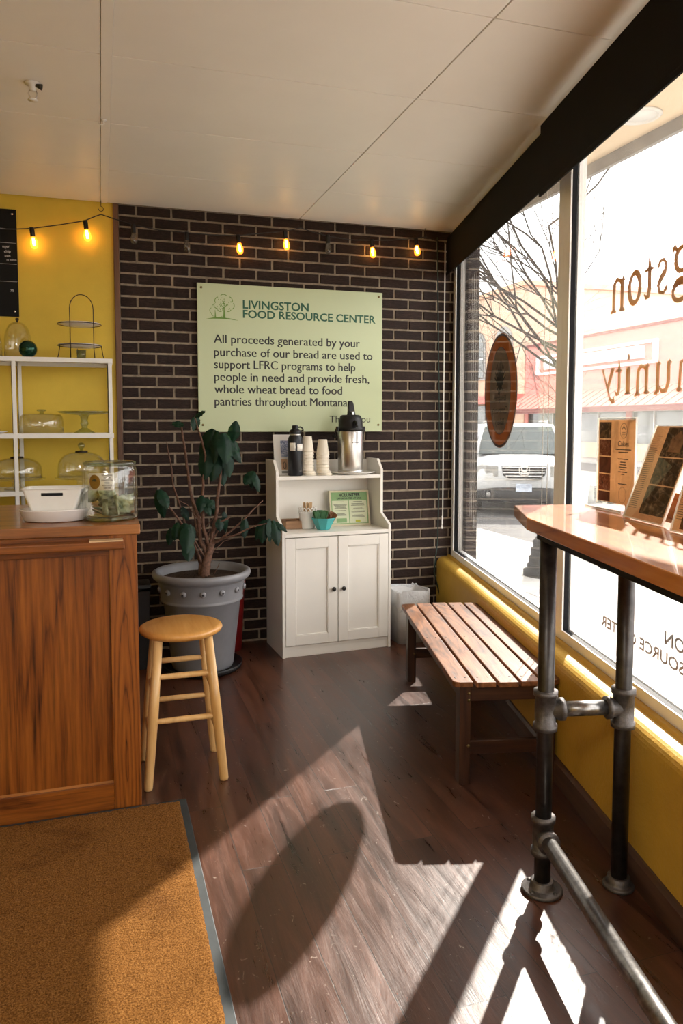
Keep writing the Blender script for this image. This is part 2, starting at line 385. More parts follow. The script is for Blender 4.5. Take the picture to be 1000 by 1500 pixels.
        sh = -x0 * sx_ if align == 'L' else (-x1 * sx_ if align == 'R' else -(x0 + x1) / 2 * sx_)
        vs = [Vector((v.co.x * sx_ + sh, v.co.y * sy_, extrude)) for v in me.vertices]
        if fn: vs = [fn(q) for q in vs]
        s.add(vs, [tuple(p.vertices) for p in me.polygons], False, M)
        bpy.data.objects.remove(ob); bpy.data.curves.remove(cu); bpy.data.meshes.remove(me)
        return s
    def build(s, name, mat, parent=None, bevel=0, seg=2, loc=None, rotz=0, subsurf=0):
        me = bpy.data.meshes.new(name); me.from_pydata([tuple(q) for q in s.v], [], s.f)
        me.polygons.foreach_set('use_smooth', s.sm); me.update()
        bm = bmesh.new(); bm.from_mesh(me); bmesh.ops.recalc_face_normals(bm, faces=bm.faces); bm.to_mesh(me); bm.free()
        me.materials.append(MAT[mat] if isinstance(mat, str) else mat)
        o = bpy.data.objects.new(name, me); COL.objects.link(o)
        if parent: o.parent = parent
        if loc is not None: o.location = loc
        if rotz: o.rotation_euler = (0, 0, rotz)
        if bevel:
            b = o.modifiers.new('bevel', 'BEVEL'); b.width = bevel; b.segments = seg; b.limit_method = 'ANGLE'; b.angle_limit = R(40); b.harden_normals = False
        if subsurf:
            b = o.modifiers.new('sub', 'SUBSURF'); b.levels = subsurf; b.render_levels = subsurf
        return o

def tag(o, label, cat, group=None, kind=None):
    o['label'] = label; o['category'] = cat
    if group: o['group'] = group
    if kind: o['kind'] = kind
    return o
def struct(o, label=None, cat=None):
    o['kind'] = 'structure'
    if label: o['label'] = label
    if cat: o['category'] = cat
    return o
def thing(name, label, cat, loc=(0, 0, 0), rotz=0, group=None):
    o = bpy.data.objects.new(name, None); COL.objects.link(o); o.empty_display_size = .05
    o.location = loc; o.rotation_euler = (0, 0, rotz); return tag(o, label, cat, group)
KIDS = {}
def copy_tree(o, parent=None):
    c = o.copy(); COL.objects.link(c)
    if parent is not None: c.parent = parent
    for ch in [q for q in bpy.data.objects if q.parent == o]: copy_tree(ch, c)
    return c
def place(o, loc=None, rotz=None, label=None, group=None):
    if loc is not None: o.location = loc
    if rotz is not None: o.rotation_euler = (0, 0, rotz)
    if label: o['label'] = label
    if group: o['group'] = group
    return o
def arc(cx, cy, r, a0, a1, n=10): return [(cx + r * math.cos(R(a0 + (a1 - a0) * i / n)), cy + r * math.sin(R(a0 + (a1 - a0) * i / n))) for i in range(n + 1)]

# ================================================================ THE SETTING
XL, YF = -3.2, -3.6
# floor
fp = [(XL, YF), ((1.14 + SW * YF) / CW, YF), ((1.14 + SW * (YB + .02)) / CW, YB + .02), (XL, YB + .02)]
struct(MB().prism(fp, -.08, 0).build('floor', 'floor'), 'dark walnut plank floor with scuffs', 'floor')
# ceiling: 1.23 x .63 m panels with narrow joints and one wide flat strip
cb = MB(); cbp = [(XL, YF), (1.25 + .2, YF), (WF(1.24, -3).x, -3.2), (WF(1.24, dback(1.24)).x, YB), (XL, YB)]
ce = MB()
xs = [.030 - 1.228 * 3, .030 - 1.228 * 2, .030 - 1.228, .030, 1.253, 2.55]
ys = [YB - .014] + [4.195 - .639 * i for i in range(0, 14)]
for i in range(len(xs) - 1):
    xa = xs[i] + (.0395 if i == 3 else .0025); xb = xs[i + 1] - .0025
    for j in range(len(ys) - 1):
        y1, y0 = ys[j], ys[j + 1]
        poly = [(xa, y0 + .0022), (xb, y0 + .0022), (xb, y1 - .0022), (xa, y1 - .0022)]
        # clip to the window wall line n = 1.19
        out = []
        for k in range(4):
            p, q = poly[k], poly[(k + 1) % 4]
            fp_ = p[0] * CW - p[1] * SW - 1.19; fq = q[0] * CW - q[1] * SW - 1.19
            if fp_ <= 0: out.append(p)
            if fp_ * fq < 0:
                u = fp_ / (fp_ - fq); out.append((p[0] + (q[0] - p[0]) * u, p[1] + (q[1] - p[1]) * u))
        if len(out) >= 3: ce.prism(out, CEIL, CEIL + .012)
ce.prism([(.0300, YF), (.0690, YF), (.0690, YB - .01), (.0300, YB - .01)], CEIL - .003, CEIL + .012)
cei = struct(ce.build('ceiling', 'ceiling', bevel=.0012, seg=1), 'pale panelled ceiling', 'ceiling')
cb.prism([(XL, YF), (WF(1.21, -4).x, YF), (WF(1.21, dback(1.21)).x, YB), (XL, YB)], CEIL + .0125, CEIL + .1)
cbo = cb.build('panel_backing', 'ceilgap', cei)
# back wall: yellow paint left, brick right
struct(MB().box((XL, YB, 0), (.098, YB + .15, CEIL + .1)).build('wall_back', 'yellow'), 'mustard yellow back wall', 'wall')
bk = MB(); xe = WF(1.30, dback(1.30)).x
bk2 = MB(); bk2.box((.098, YB + .004, 0), (WF(1.285, dback(1.285)).x, YB + .12, CEIL + .1))
pit, crs = .2105, .0687
for r_ in range(40):
    z0 = CEIL + .0 - .055 - r_ * crs; off = .135 + (pit / 2 if r_ % 2 else 0)
    for c_ in range(-1, 13):
        x0 = off + (c_ - .5) * pit; x1 = x0 + pit - .0132; x0 = max(x0, .134); x1 = min(x1, xe - .05)
        if x1 - x0 < .02: continue
        za, zb = max(z0, .002), z0 + crs - .0132
        if zb > CEIL - .004: zb = CEIL - .004
        if zb - za < .012: continue
        jy = random.uniform(-.002, .002)
        bk.box((x0 + random.uniform(-.0015, .0015), YB - .004 + jy, za), (x1 + random.uniform(-.0015, .0015), YB + .006, zb))
br_ = struct(bk2.build('wall_brick', 'mortar'), 'dark brown brick back wall with pale mortar', 'wall')
bk.build('bricks', 'brick', br_, bevel=.0022, seg=1)
struct(MB().box((.098, YB - .022, 0), (.130, YB + .004, CEIL - .002)).build('trim_1', 'trim', bevel=.003), 'brown wooden strip between yellow wall and brick', 'trim')
# window wall: low plaster wall with rounded sill
prof = [(1.10, 0), (1.10, .43)] + [(1.145 - .045 * math.cos(R(a)), .445 + .045 * math.sin(R(a))) for a in range(0, 91, 15)] + \
       [(1.178, .490), (1.184, .500), (1.195, .504), (1.205, .500), (1.206, .49), (1.30, .49), (1.30, 0)]
d0 = -3.7
vs = [(n, d0, z) for n, z in prof] + [(n, dback(n) - .001, z) for n, z in prof]; m_ = len(prof)
fs = [tuple(range(m_))[::-1], tuple(range(m_, 2 * m_))] + [(i, (i + 1) % m_, m_ + (i + 1) % m_, m_ + i) for i in range(m_)]
ww = struct(MB().add(vs, fs).build('wall_window', 'sillpaint', rotz=-WA), 'low ochre plaster wall with rounded sill under the windows', 'wall')
vs = [(n, d0, z) for n, z in ((1.19, 2.665), (1.19, 3.2), (1.30, 3.2), (1.30, 2.665))] + [(n, dback(n) - .002, z) for n, z in ((1.19, 2.665), (1.19, 3.2), (1.30, 3.2), (1.30, 2.665))]
struct(MB().add(vs, [(3, 2, 1, 0), (4, 5, 6, 7), (0, 1, 5, 4), (1, 2, 6, 5), (2, 3, 7, 6), (3, 0, 4, 7)]).build('wall_header', 'whitelam', rotz=-WA), 'wall above the shop windows', 'wall')
bbp = [(1.084, 0), (1.084, .085), (1.092, .098), (1.0995, .10), (1.0995, 0)]; m_ = len(bbp)
vs = [(n, d0, z) for n, z in bbp] + [(n, dback(n) - .002, z) for n, z in bbp]
struct(MB().add(vs, [tuple(range(m_))[::-1], tuple(range(m_, 2 * m_))] + [(i, (i + 1) % m_, m_ + (i + 1) % m_, m_ + i) for i in range(m_)]).build('baseboard_window', 'basewood', rotz=-WA), 'dark wooden baseboard under the windows', 'baseboard')
# rest of the shop behind the camera
struct(MB().box((XL - .12, YF, 0), (XL, YB + .15, CEIL + .1)).build('wall_left', 'yellow'), 'yellow left wall', 'wall')
struct(MB().box((XL - .12, YF - .12, 0), (1.3, YF, CEIL + .1)).build('wall_front', 'whitelam'), 'wall behind the viewer', 'wall')
# windows: (d0, d1) of each bay
def window(idx, da, db, glassmat, lend=False):
    """aluminium frame: white face, black gasket step, white outer part; the pane sits in the gasket"""
    fm, gm, om = MB(), MB(), MB()
    zb, zt = .49, 2.70
    def ring(mb, n0, n1, wl, wr, hb, ht):
        mb.box((n0, da, zb), (n1, da + wl, zt)); mb.box((n0, db - wr, zb), (n1, db, zt))
        mb.box((n0, da + wl, zb), (n1, db - wr, zb + hb)); mb.box((n0, da + wl, zt - ht), (n1, db - wr, zt))
    ring(fm, 1.205, 1.213, .064, .064, .052, .05)
    ring(gm, 1.213, 1.2325, .0645, .0645, .0525, .051)
    ring(om, 1.241, 1.272, .064, .064, .055, .05)
    o = struct(fm.build('window_%d' % idx, 'whitealu', rotz=-WA, bevel=.001, seg=1), 'white framed shop window bay %d' % idx, 'window')
    gm.build('gasket', 'gasket', o); om.build('outer_frame', 'whitealu', o)
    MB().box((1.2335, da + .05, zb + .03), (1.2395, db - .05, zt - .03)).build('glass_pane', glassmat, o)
    return o
DM = 3.165
w1 = window(1, DM, 5.218, 'pane')
w2 = window(2, -.25, DM, 'pane_veiled')
w3 = window(3, -3.6, -.25, 'pane')
# brick pier outside the far end of window 1
pr = MB(); pm = MB(); pm.box((1.282, 5.095, -.2), (1.356, 6.2, 3.0))
for r_ in range(46):
    z0 = CEIL + .2 - .055 - r_ * crs
    if z0 < -.2: break
    pr.box((1.277, 5.090, z0), (1.3555, 5.2, z0 + crs - .0115))
p_ = struct(pm.build('wall_pier', 'mortar', rotz=-WA), 'brown brick pier outside the window', 'wall'); pr.build('bricks', 'brick', p_)
# ---------------------------------------------------------------- outside
XC = 5.62
sw_ = [tuple(WF(1.30, -4.2).xy), (XC, -9), (XC, 60), (-1, 60), (3.0, 12), tuple(WF(1.36, 6.2).xy)]
swo = struct(MB().prism(sw_, -.4, -.2).build('sidewalk', 'sidewalk'), 'pale concrete pavement outside', 'pavement')
jt = MB()
for y in (-1.5, .2, 1.9, 3.6, 5.4, 7.2, 9, 10.8, 12.6, 15): jt.box((2.2 if y > 3 else 1.6, y, -.2), (XC - .16, y + .012, -.1985))
for x in (3.9, XC - .17): jt.box((x, -6, -.2), (x + .012, 40, -.1985))
jt.build('pavement_joints', 'joint', swo)
struct(MB().box((XC + .001, -30, -.6), (40, 120, -.37)).build('street', 'asphalt'), 'grey street', 'street')
struct(MB().box((21.5, -30, -.369), (24.0, 120, -.28)).build('far_sidewalk', 'sidewalk'), 'pavement across the street', 'pavement')
sf = [tuple(WF(1.302, -4.5).xy), (2.77, -4.5), (2.77, 6.3), tuple(WF(1.302, 6.25).xy)]
struct(MB().prism(sf, 2.955, 3.05).build('soffit', 'soffit'), 'cream soffit above the pavement', 'soffit')
struct(MB().box((2.771, -4.5, 2.888), (2.80, 6.4, 3.5)).build('fascia', 'fascia'), 'grey fascia at the soffit edge', 'fascia')
dl_ = thing('recessed_downlight', 'round white recessed downlight in the cream soffit outside', 'light', (2.57, 3.2, 2.955))
MB().lathe([(.10, 0), (.108, -.006), (.098, -.014), (.086, -.012), (.08, .0)], seg=36).build('trim_ring', 'white', dl_)
MB().lathe([(.0, -.006), (.079, -.006), (.079, -.001)], seg=36).build('diffuser', 'signwhite', dl_)
# ================================================================ LARGE FURNITURE
# ---- service counter
ct = thing('service_counter', 'stained oak service counter with recessed front panel', 'counter', (.118, 2.83, 0))
cw = 1.9
MB().box((-.098, 0, 0), (0, .022, 1.028)).build('corner_stile', 'oakstile', ct, .002)
MB().box((-cw, .001, 0), (-.0985, .022, .098)).build('bottom_rail', 'oakh', ct, .0015)
MB().box((-cw, .001, .955), (-.0985, .022, 1.028)).build('top_rail', 'oakh', ct, .0015)
MB().box((-cw, .014, .0985), (-.0985, .022, .9545)).build('front_panel', 'oak', ct)
MB().prism([(.0135, .0985), (.006, .0985), (.0135, .105)], -cw, -.0985, (1, 2, 0)).build('lit_panel_edge', 'oaktop', ct)  # lighter wood strip stands for the lit lower edge of the panel
MB().box((-.02, .0225, 0), (0, .80, 1.028)).build('side_panel', 'oak', ct)
MB().box((-cw, .0225, 0), (-.0205, .80, .02)).build('floor_plate', 'oakh', ct)
MB().box((-cw - .1, -.012, 1.0285), (.012, .83, 1.066)).build('counter_top', 'oaktop', ct, .004)
lg = MB().box((-cw, -.062, .984), (-.045, -.0005, 1.012)).build('front_ledge', 'oakh', ct, .004)
MB().box((-.165, -.056, 1.0122), (-.050, -.004, 1.0165)).build('bare_patch', 'rawwood', lg)
# ---- entrance mat
dm = thing('entrance_mat', 'ochre pile floor mat with dark rubber border in front of the counter', 'mat', (.28, 2.82, 0))
mw, ml = 1.35, 2.75
MB().box((-mw, -ml, .0005), (.0, 0, .005)).build('rubber_border', 'rubber', dm, .002)
nx, ny = 150, 330; vs = []; fs = []
x0, x1, y0, y1 = -mw + .02, -.026, -ml + .02, -.018
for j in range(ny + 1):
    for i in range(nx + 1):
        u, v = i / nx, j / ny; px_, py_ = x0 + (x1 - x0) * u, y0 + (y1 - y0) * v
        e = min(px_ - x0, x1 - px_, py_ - y0, y1 - py_); rr = min(1, max(0, e / .012))
        cr = math.hypot(max(0, px_ - (x1 - .05)), max(0, py_ - (y1 - .05)))
        jx = random.uniform(-.003, .003) if 0 < i < nx else random.uniform(-.0007, .0007); jy = random.uniform(-.003, .003) if 0 < j < ny else random.uniform(-.0007, .0007)
        vs.append((px_ + jx, py_ + jy, .0055 + .009 * rr ** .5 + (random.uniform(-.0022, .0022) if rr > 0 else 0)))
for j in range(ny):
    for i in range(nx):
        a = j * (nx + 1) + i; fs.append((a, a + 1, a + nx + 2, a + nx + 1))
pl = MB().add(vs, fs, True).build('carpet_pile', 'carpet', dm)
# ---- stool
st = thing('bar_stool', 'round pale pine stool with four splayed legs beside the counter', 'stool', (.296, 3.08, 0))
SEAT = .615
MB().lathe([(0, SEAT - .036), (.13, SEAT - .036), (.152, SEAT - .033), (.164, SEAT - .024), (.168, SEAT - .014), (.163, SEAT - .005), (.15, SEAT - .0005), (0, SEAT)], seg=64).build('seat', 'pineseat', st)
feet = {}
for sx in (-1, 1):
    for sy in (-1, 1):
        top = Vector((sx * .098, sy * .094, SEAT - .036)); bot = Vector((sx * .149, sy * .141, .0))
        feet[(sx, sy)] = (top, bot)
        MB().tube([top, top.lerp(bot, .5), top.lerp(bot, .985), bot], [.0175, .0205, .0175, .0155], 20).build('leg', 'pine', st)
def onleg(k, z):
    a, b = feet[k]; return b.lerp(a, z / a.z)
for ka, kb, zz in (((-1, -1), (1, -1), (.435, .262)), ((-1, 1), (1, 1), (.435, .264)), ((-1, -1), (-1, 1), (.36, .19)), ((1, -1), (1, 1), (.36, .19))):
    for z in zz:
        a, b = onleg(ka, z), onleg(kb, z)
        MB().tube([a, a.lerp(b, .12), a.lerp(b, .5), a.lerp(b, .88), b], [.0085, .0108, .0118, .0108, .0085], 14).build('rung', 'pine', st)
# ---- bench (local x = away from the wall line n, y = along the windows d)
be = thing('slatted_bench', 'worn brown slatted wooden bench along the window wall', 'bench', WF(.67, 2.83), -WA)
BT, BL = .422, 1.285
for i in range(5):
    x0 = i * .0895; x1 = x0 + .0775
    e = [.0, -.012, -.017, -.012, .0][i]; c = .018
    if i == 0: poly = [(x0, c), (x0 + .008, .004), (x0 + .025, -.004), (x1, e - .004), (x1, BL - e + .004), (x0 + .025, BL + .004), (x0 + .008, BL - .004), (x0, BL - c)]
    elif i == 4: poly = [(x0, e - .004), (x1 - .025, -.004), (x1 - .008, .004), (x1, c), (x1, BL - c), (x1 - .008, BL - .004), (x1 - .025, BL + .004), (x0, BL - e + .004)]
    else: poly = [(x0, e), (x1, e), (x1, BL - e), (x0, BL - e)]
    slo = MB().prism(poly, BT - .022, BT).build('slat', 'bench', be, .003)
    for yy in (.05, .62, BL - .05):
        for xx in (x0 + .018, x1 - .018): MB().lathe([(.0042, BT - .002), (.0042, BT + .0006), (0, BT + .0008)], (xx, yy, 0), 10).build('screw_head', 'knob', slo)
for xx in (.028, .372):
    for yy in (.008, BL - .078):
        lg_ = MB().box((xx, yy, 0), (xx + .045, yy + .07, BT - .0225)).build('leg', 'benchdark', be, .003)
        for zz in ((BT - .05, BT - .078, .16) if xx < .1 else (BT - .05,)):
            MB().tube([(xx + .036, yy + .001, zz), (xx + .036, yy - .003, zz)], .006, 10).build('bolt', 'screw', lg_)
for yy in (.012, BL - .04):
    MB().box((.0735, yy, BT - .083), (.3715, yy + .028, BT - .0225)).build('end_rail', 'benchdarkh', be, .002)
    MB().box((.0735, yy + .012, .118), (.3715, yy + .034, .172)).build('stretcher', 'benchdarkh', be, .002)
for xx in (.034, .376):
    MB().box((xx, .0785, BT - .083), (xx + .026, BL - .0785, BT - .0225)).build('side_rail', 'benchdark', be, .002)
MB().box((.0735, .55, BT - .05), (.3715, .62, BT - .0225)).build('cross_rail', 'benchdarkh', be, .002)
# ---- bar table with pipe legs
bt = thing('bar_table', 'high varnished bar table on black iron pipe legs by the window', 'table', WF(.793, 2.155), -WA)
TH = 1.15; o_n, o_d = .793, 2.155
def L(n, d, z=0): return (n - o_n, d - o_d, z)
poly = [L(.735, 2.185)[:2], L(.803, 2.525)[:2], L(1.185, 2.545)[:2], L(1.185, .15)[:2], L(.735, .15)[:2]]
MB().prism(poly, TH - .038, TH).build('table_top', 'bartop', bt, .003)
ap = MB(); ap.box(L(.765, .3, TH - .064), L(.805, 2.18, TH - .0385)); ap.box(L(1.035, .3, TH - .064), L(1.07, 2.18, TH - .0385)); ap.box(L(.8055, 2.13, TH - .064), L(1.0345, 2.17, TH - .0385))
ap.build('steel_frame', 'gasket', bt, .001)
PR = .0245
def fitting(mb, p, ax, ln=.12, r=.031):
    a = Vector(ax); p = Vector(p)
    mb.tube([p - a * ln / 2, p - a * (ln / 2 - .016), p - a * (ln / 2 - .017), p, p + a * (ln / 2 - .017), p + a * (ln / 2 - .016), p + a * ln / 2], [r + .005, r + .005, r, r + .001, r, r + .005, r + .005], 24)
def stub(mb, p, ax, ln=.055, r=.029):
    a = Vector(ax); p = Vector(p); mb.tube([p, p + a * (ln - .016), p + a * (ln - .015), p + a * ln], [r, r, r + .005, r + .005], 24)
for dd in (2.155, .55):
    for nn, front in ((.793, 1), (1.036, 0)):
        MB().tube([L(nn, dd, .012), L(nn, dd, TH - .064)], PR, 24).build('leg_pipe', 'pipe', bt)
        fl = MB(); fl.lathe([(.0, .0), (.060, .0), (.062, .003), (.062, .009), (.058, .012), (.040, .0125), (.036, .018), (.034, .034), (.031, .036), (.0, .036)] if front else [(.0, .0), (.045, .0), (.047, .003), (.047, .009), (.044, .012), (.038, .0125), (.0355, .018), (.034, .034), (.031, .036), (.0, .036)], L(nn, dd), 32)
        if front:
            for a in range(4): fl.lathe([(.0065, .0), (.0065, .0155), (0, .0165)], L(nn + .048 * math.cos(a * 1.57 + .6), dd + .048 * math.sin(a * 1.57 + .6)), 10)
        fl.build('floor_flange', 'castiron', bt)
        tee = MB(); fitting(tee, L(nn, dd, .57), (0, 0, 1)); stub(tee, L(nn, dd, .57), (1 if front else -1, 0, 0)); tee.build('tee_fitting', 'castiron', bt)
        if front:
            t2 = MB(); fitting(t2, L(nn, dd, .178), (0, 0, 1)); stub(t2, L(nn, dd, .178), (0, -1 if dd > 1 else 1, 0)); t2.build('tee_fitting', 'castiron', bt)
    MB().tube([L(.793 + .05, dd, .57), L(1.036 - .05, dd, .57)], PR - .002, 20).build('cross_pipe', 'worn', bt)
MB().tube([L(.793, 2.105, .178), L(.793, .60, .178)], PR - .001, 24).build('foot_rail', 'worn', bt)
for dd in (1.93, 1.45):
    hk = MB(); hk.tube([L(.845, dd, TH - .0385), L(.845, dd, TH - .085)] + [L(.845 + .016 - .016 * math.cos(R(a)), dd, TH - .085 - .02 * math.sin(R(a))) for a in range(20, 181, 20)] + [L(.877, dd, TH - .078)], .003, 8); hk.build('bag_hook', 'black', bt)
# ---- white cabinet
CA = R(3.0)
cb_ = thing('hutch_cabinet', 'white hutch cabinet with two panelled doors against the brick wall', 'cabinet', (1.028, 4.385, 0), CA)
W_, D_ = .72, .37
side = [(0, 0), (0, .795), (.13, .858), (.13, 1.14), (.195, 1.205), (D_, 1.205), (D_, 0)]
for x in (0, W_ - .018): MB().prism(side, x, x + .018, (1, 2, 0)).build('side_panel', 'whitelam', cb_, .0012, 1)
MB().box((.0185, D_ - .012, .03), (W_ - .0185, D_ - .001, 1.195)).build('back_panel', 'whitelam', cb_)
MB().box((.0185, .0, .742), (W_ - .0185, D_ - .0125, .765)).build('counter_shelf', 'whitelam', cb_, .001, 1)
MB().box((.0185, .132, 1.083), (W_ - .0185, D_ - .0125, 1.105)).build('upper_shelf', 'whitelam', cb_, .001, 1)
MB().box((.0185, .008, .055), (W_ - .0185, D_ - .0125, .07)).build('bottom_shelf', 'whitelam', cb_)
MB().box((.0185, .012, .0), (W_ - .0185, .028, .0545)).build('plinth', 'whitelam', cb_, .001, 1)
dw = (W_ - .036) / 2
for k in (0, 1):
    x0 = .018 + k * dw + .0025; x1 = .018 + (k + 1) * dw - .0025; z0, z1 = .073, .737; f_ = .062
    d = MB(); d.box((x0, -.001, z0), (x0 + f_, .017, z1)); d.box((x1 - f_, -.001, z0), (x1, .017, z1)); d.box((x0 + f_, -.001, z0), (x1 - f_, .017, z0 + f_)); d.box((x0 + f_, -.001, z1 - f_), (x1 - f_, .017, z1))
    pz = MB().box((x0 + f_ - .002, .0085, z0 + f_ - .002), (x1 - f_ + .002, .0145, z1 - f_ + .002))
    dr = d.build('door', 'whitelam', cb_, .0015, 1); pz.build('door_panel', 'whitelam', dr)
    bd = MB()
    xi0, xi1, zi0, zi1 = x0 + f_, x1 - f_, z0 + f_, z1 - f_
    for a, b in (((xi0, .0, zi0), (xi0 + .006, .0084, zi1)), ((xi1 - .006, .0, zi0), (xi1, .0084, zi1)), ((xi0 + .006, .0, zi0), (xi1 - .006, .0084, zi0 + .006)), ((xi0 + .006, .0, zi1 - .006), (xi1 - .006, .0084, zi1))): bd.box(a, b)
    bd.build('panel_moulding', 'whitelam', dr, .002, 1)
    kx = x1 - .03 if k == 0 else x0 + .03
    MB().lathe([(.0, .026), (.009, .0255), (.0135, .020), (.0125, .013), (.006, .009), (.0055, .0)], (0, 0, 0), 20, M=Matrix.Translation((kx, -.001, .41)) @ Matrix.Rotation(R(90), 4, 'X')).build('knob', 'knob', dr)
# ---- shelf rack
sr = thing('display_shelf', 'white metal shelf rack against the yellow wall', 'shelf', (.068, 4.45, 0))
SX, SDp = -1.15, .345
for x in (-.012, -.012 - .5, SX):
    for y in (0, SDp - .022): 
        m = MB(); m.box((x - .011, y, 0), (x + .012, y + .003, 1.79)); m.box((x - .011 if x > -.1 else x - .011, y, 0), (x - .008, y + .022, 1.79)); m.build('post', 'white', sr)
for zz in (1.77, 1.352, 1.035):
    m = MB(); m.box((SX - .01, -.003, zz), (.004, 0, zz + .026)); m.box((SX - .01, SDp - .001, zz), (.004, SDp + .002, zz + .026)); m.box((SX - .01, 0, zz + .021), (.004, SDp, zz + .024)); m.box((.001, 0, zz), (.004, SDp, zz + .021)); m.build('shelf_board', 'white', sr, .0008, 1)
ST = [1.795 + .0005, 1.3765, 1.0595]
# ---- planter with rubber plant
pp = thing('potted_rubber_plant', 'rubber plant with drooping dark leaves in a large grey studded pot', 'plant', (.545, 4.38, 0))
MB().lathe([(0, 0.0), (.205, 0.0), (.225, .01), (.232, .035), (.226, .036), (.205, .014), (0, .014)], seg=48).build('saucer', 'black', pp)
prof = [(0, .0145), (.172, .0145), (.178, .03), (.222, .405), (.236, .412), (.239, .42), (.236, .428), (.236, .432), (.247, .525), (.262, .535), (.279, .55), (.284, .566), (.280, .58), (.268, .586), (.252, .58), (.242, .56), (.23, .50), (0, .50)]
pt_ = MB().lathe(prof, seg=64).build('pot', 'pot', pp)
for k in range(14):
    a = k * 2 * math.pi / 14 + .12; c = Vector((.243 * math.cos(a), .243 * math.sin(a), .487)); dv = Vector((math.cos(a), math.sin(a), -.06))
    MB().tube([c - dv * .004, c + dv * .007, c + dv * .012, c + dv * .0135], [.017, .0165, .012, .0065], 14).build('stud', 'pot', pt_)
    MB().tube([c + dv * .0136, c + dv * .0146], [.0062, .0055], 10).build('stud_hole', 'black', pt_)
sl = MB(); 
vs = [(0, 0, .545)]; fs = []
for r_i in range(1, 9):
    for k in range(40):
        a = 2 * math.pi * k / 40; rr = .238 * r_i / 8; vs.append((rr * math.cos(a), rr * math.sin(a), .537 + .008 * (1 - r_i / 8) + random.uniform(-.006, .006) * (r_i < 8)))
for k in range(40): fs.append((0, 1 + k, 1 + (k + 1) % 40))
for r_i in range(7):
    for k in range(40): fs.append((1 + r_i * 40 + k, 1 + (r_i + 1) * 40 + k, 1 + (r_i + 1) * 40 + (k + 1) % 40, 1 + r_i * 40 + (k + 1) % 40))
sl.add(vs, fs, True).build('soil', 'soil', pp)
# stems and leaves of the rubber plant (local to the pot)
sm_ = MB(); thick = MB()
def stem(pts, r0, r1, mb=sm_):
    n = len(pts); P = [Vector(p) for p in pts]; out = []
    for i in range(n - 1):
        for k in range(3): out.append(P[i].lerp(P[i + 1], k / 3))
    out.append(P[-1])
    out = [q + Vector((random.uniform(-.003, .003), random.uniform(-.003, .003), 0)) if 0 < i < len(out) - 1 else q for i, q in enumerate(out)]
    mb.tube(out, [r0 + (r1 - r0) * i / (len(out) - 1) for i in range(len(out))], 8)
stem([(.015, 0, .53), (.02, 0, .58), (.03, 0, .638), (.057, 0, .735)], .034, .022, thick)
stem([(.0, .01, .53), (.0, .01, .60), (-.01, .015, .66)], .022, .012, thick)
stem([(.03, 0, .68), (.0, .01, .74), (-.012, .02, .881), (-.053, .03, 1.025), (-.074, .04, 1.187), (-.086, .04, 1.309), (-.102, .04, 1.435)], .013, .005)
stem([(.057, 0, .73), (.083, -.01, .887), (.098, -.02, 1.021), (.114, -.02, 1.155), (.12, -.02, 1.26), (.13, -.02, 1.36)], .012, .005)
stem([(.05, 0, .70), (.02, -.02, .79), (.006, -.03, .851), (.008, -.03, .985), (.014, -.02, 1.119), (.03, -.01, 1.25), (-.005, .0, 1.384), (-.028, .0, 1.47)], .011, .004)
stem([(.0, .01, .62), (-.05, .04, .76), (-.088, .06, .855), (-.145, .08, 1.066), (-.161, .09, 1.216), (-.18, .09, 1.325)], .008, .0025)
stem([(.0, 0, .62), (-.04, -.02, .72), (-.061, -.03, .787), (-.143, -.05, .905), (-.206, -.06, .992)], .008, .004)
stem([(.057, 0, .73), (.1, -.02, .75), (.158, -.03, .797), (.237, -.03, .861), (.316, -.02, .937), (.365, 0, .974)], .009, .003)
stem([(.06, 0, .74), (.13, -.06, .77), (.197, -.09, .795), (.295, -.11, .84), (.37, -.12, .855)], .008, .003)
stem([(.05, 0, .72), (.06, -.03, .80), (.10, -.04, .86), (.16, -.05, .89)], .009, .005)
stem([(.04, .01, .68), (-.02, .03, .80), (-.04, .05, .93), (-.05, .06, 1.08)], .007, .003)
stem([(.02, 0, .65), (-.03, -.05, .74), (-.09, -.08, .83)], .006, .003)
for _ in range(12):
    a = random.uniform(0, 6.28); z0 = random.uniform(.62, .9); r0 = random.uniform(.0, .05)
    p = Vector((.02 + r0 * math.cos(a), r0 * math.sin(a), z0)); q = p + Vector((math.cos(a) * random.uniform(.05, .16), math.sin(a) * .08, random.uniform(.02, .2)))
    stem([p, p.lerp(q, .6) + Vector((0, 0, .02)), q], .003, .0015)
stem([(.06, 0, .53), (.09, -.03, .60), (.10, -.03, .62)], .003, .0015)
thick.build('trunk', 'bark', pp); sm_.build('stems', 'bark', pp)
lf = MB()
def leaf(base, tip, wd, face=None, curl=.25):
    B, T = Vector(base), Vector(tip); ax = (T - B); Ln = ax.length; ax.normalize()
    face = Vector(face) if face else Vector((random.uniform(-.5, .5), -1, random.uniform(-.1, .3)))
    nz = face - ax * face.dot(ax); nz.normalize(); sx = ax.cross(nz)
    rows, cols = 10, 6; vs = []; fs = []
    for i in range(rows + 1):
        u = i / rows; wdt = wd / 2 * (math.sin(math.pi * min(1, u * .94 + .05)) ** .72) * (1 - .18 * u)
        c = B + ax * Ln * u + nz * (-curl * Ln * (u - .5) ** 2 + curl * Ln * .25)
        for j in range(cols + 1):
            v = -1 + 2 * j / cols
            vs.append(c + sx * wdt * v - nz * (abs(v) * wdt * -.30) * -1 + nz * (.004 * math.sin(u * 40) * abs(v)))
    for i in range(rows):
        for j in range(cols):
            a = i * (cols + 1) + j; fs.append((a, a + 1, a + cols + 2, a + cols + 1))
    lf.add(vs, fs, True)
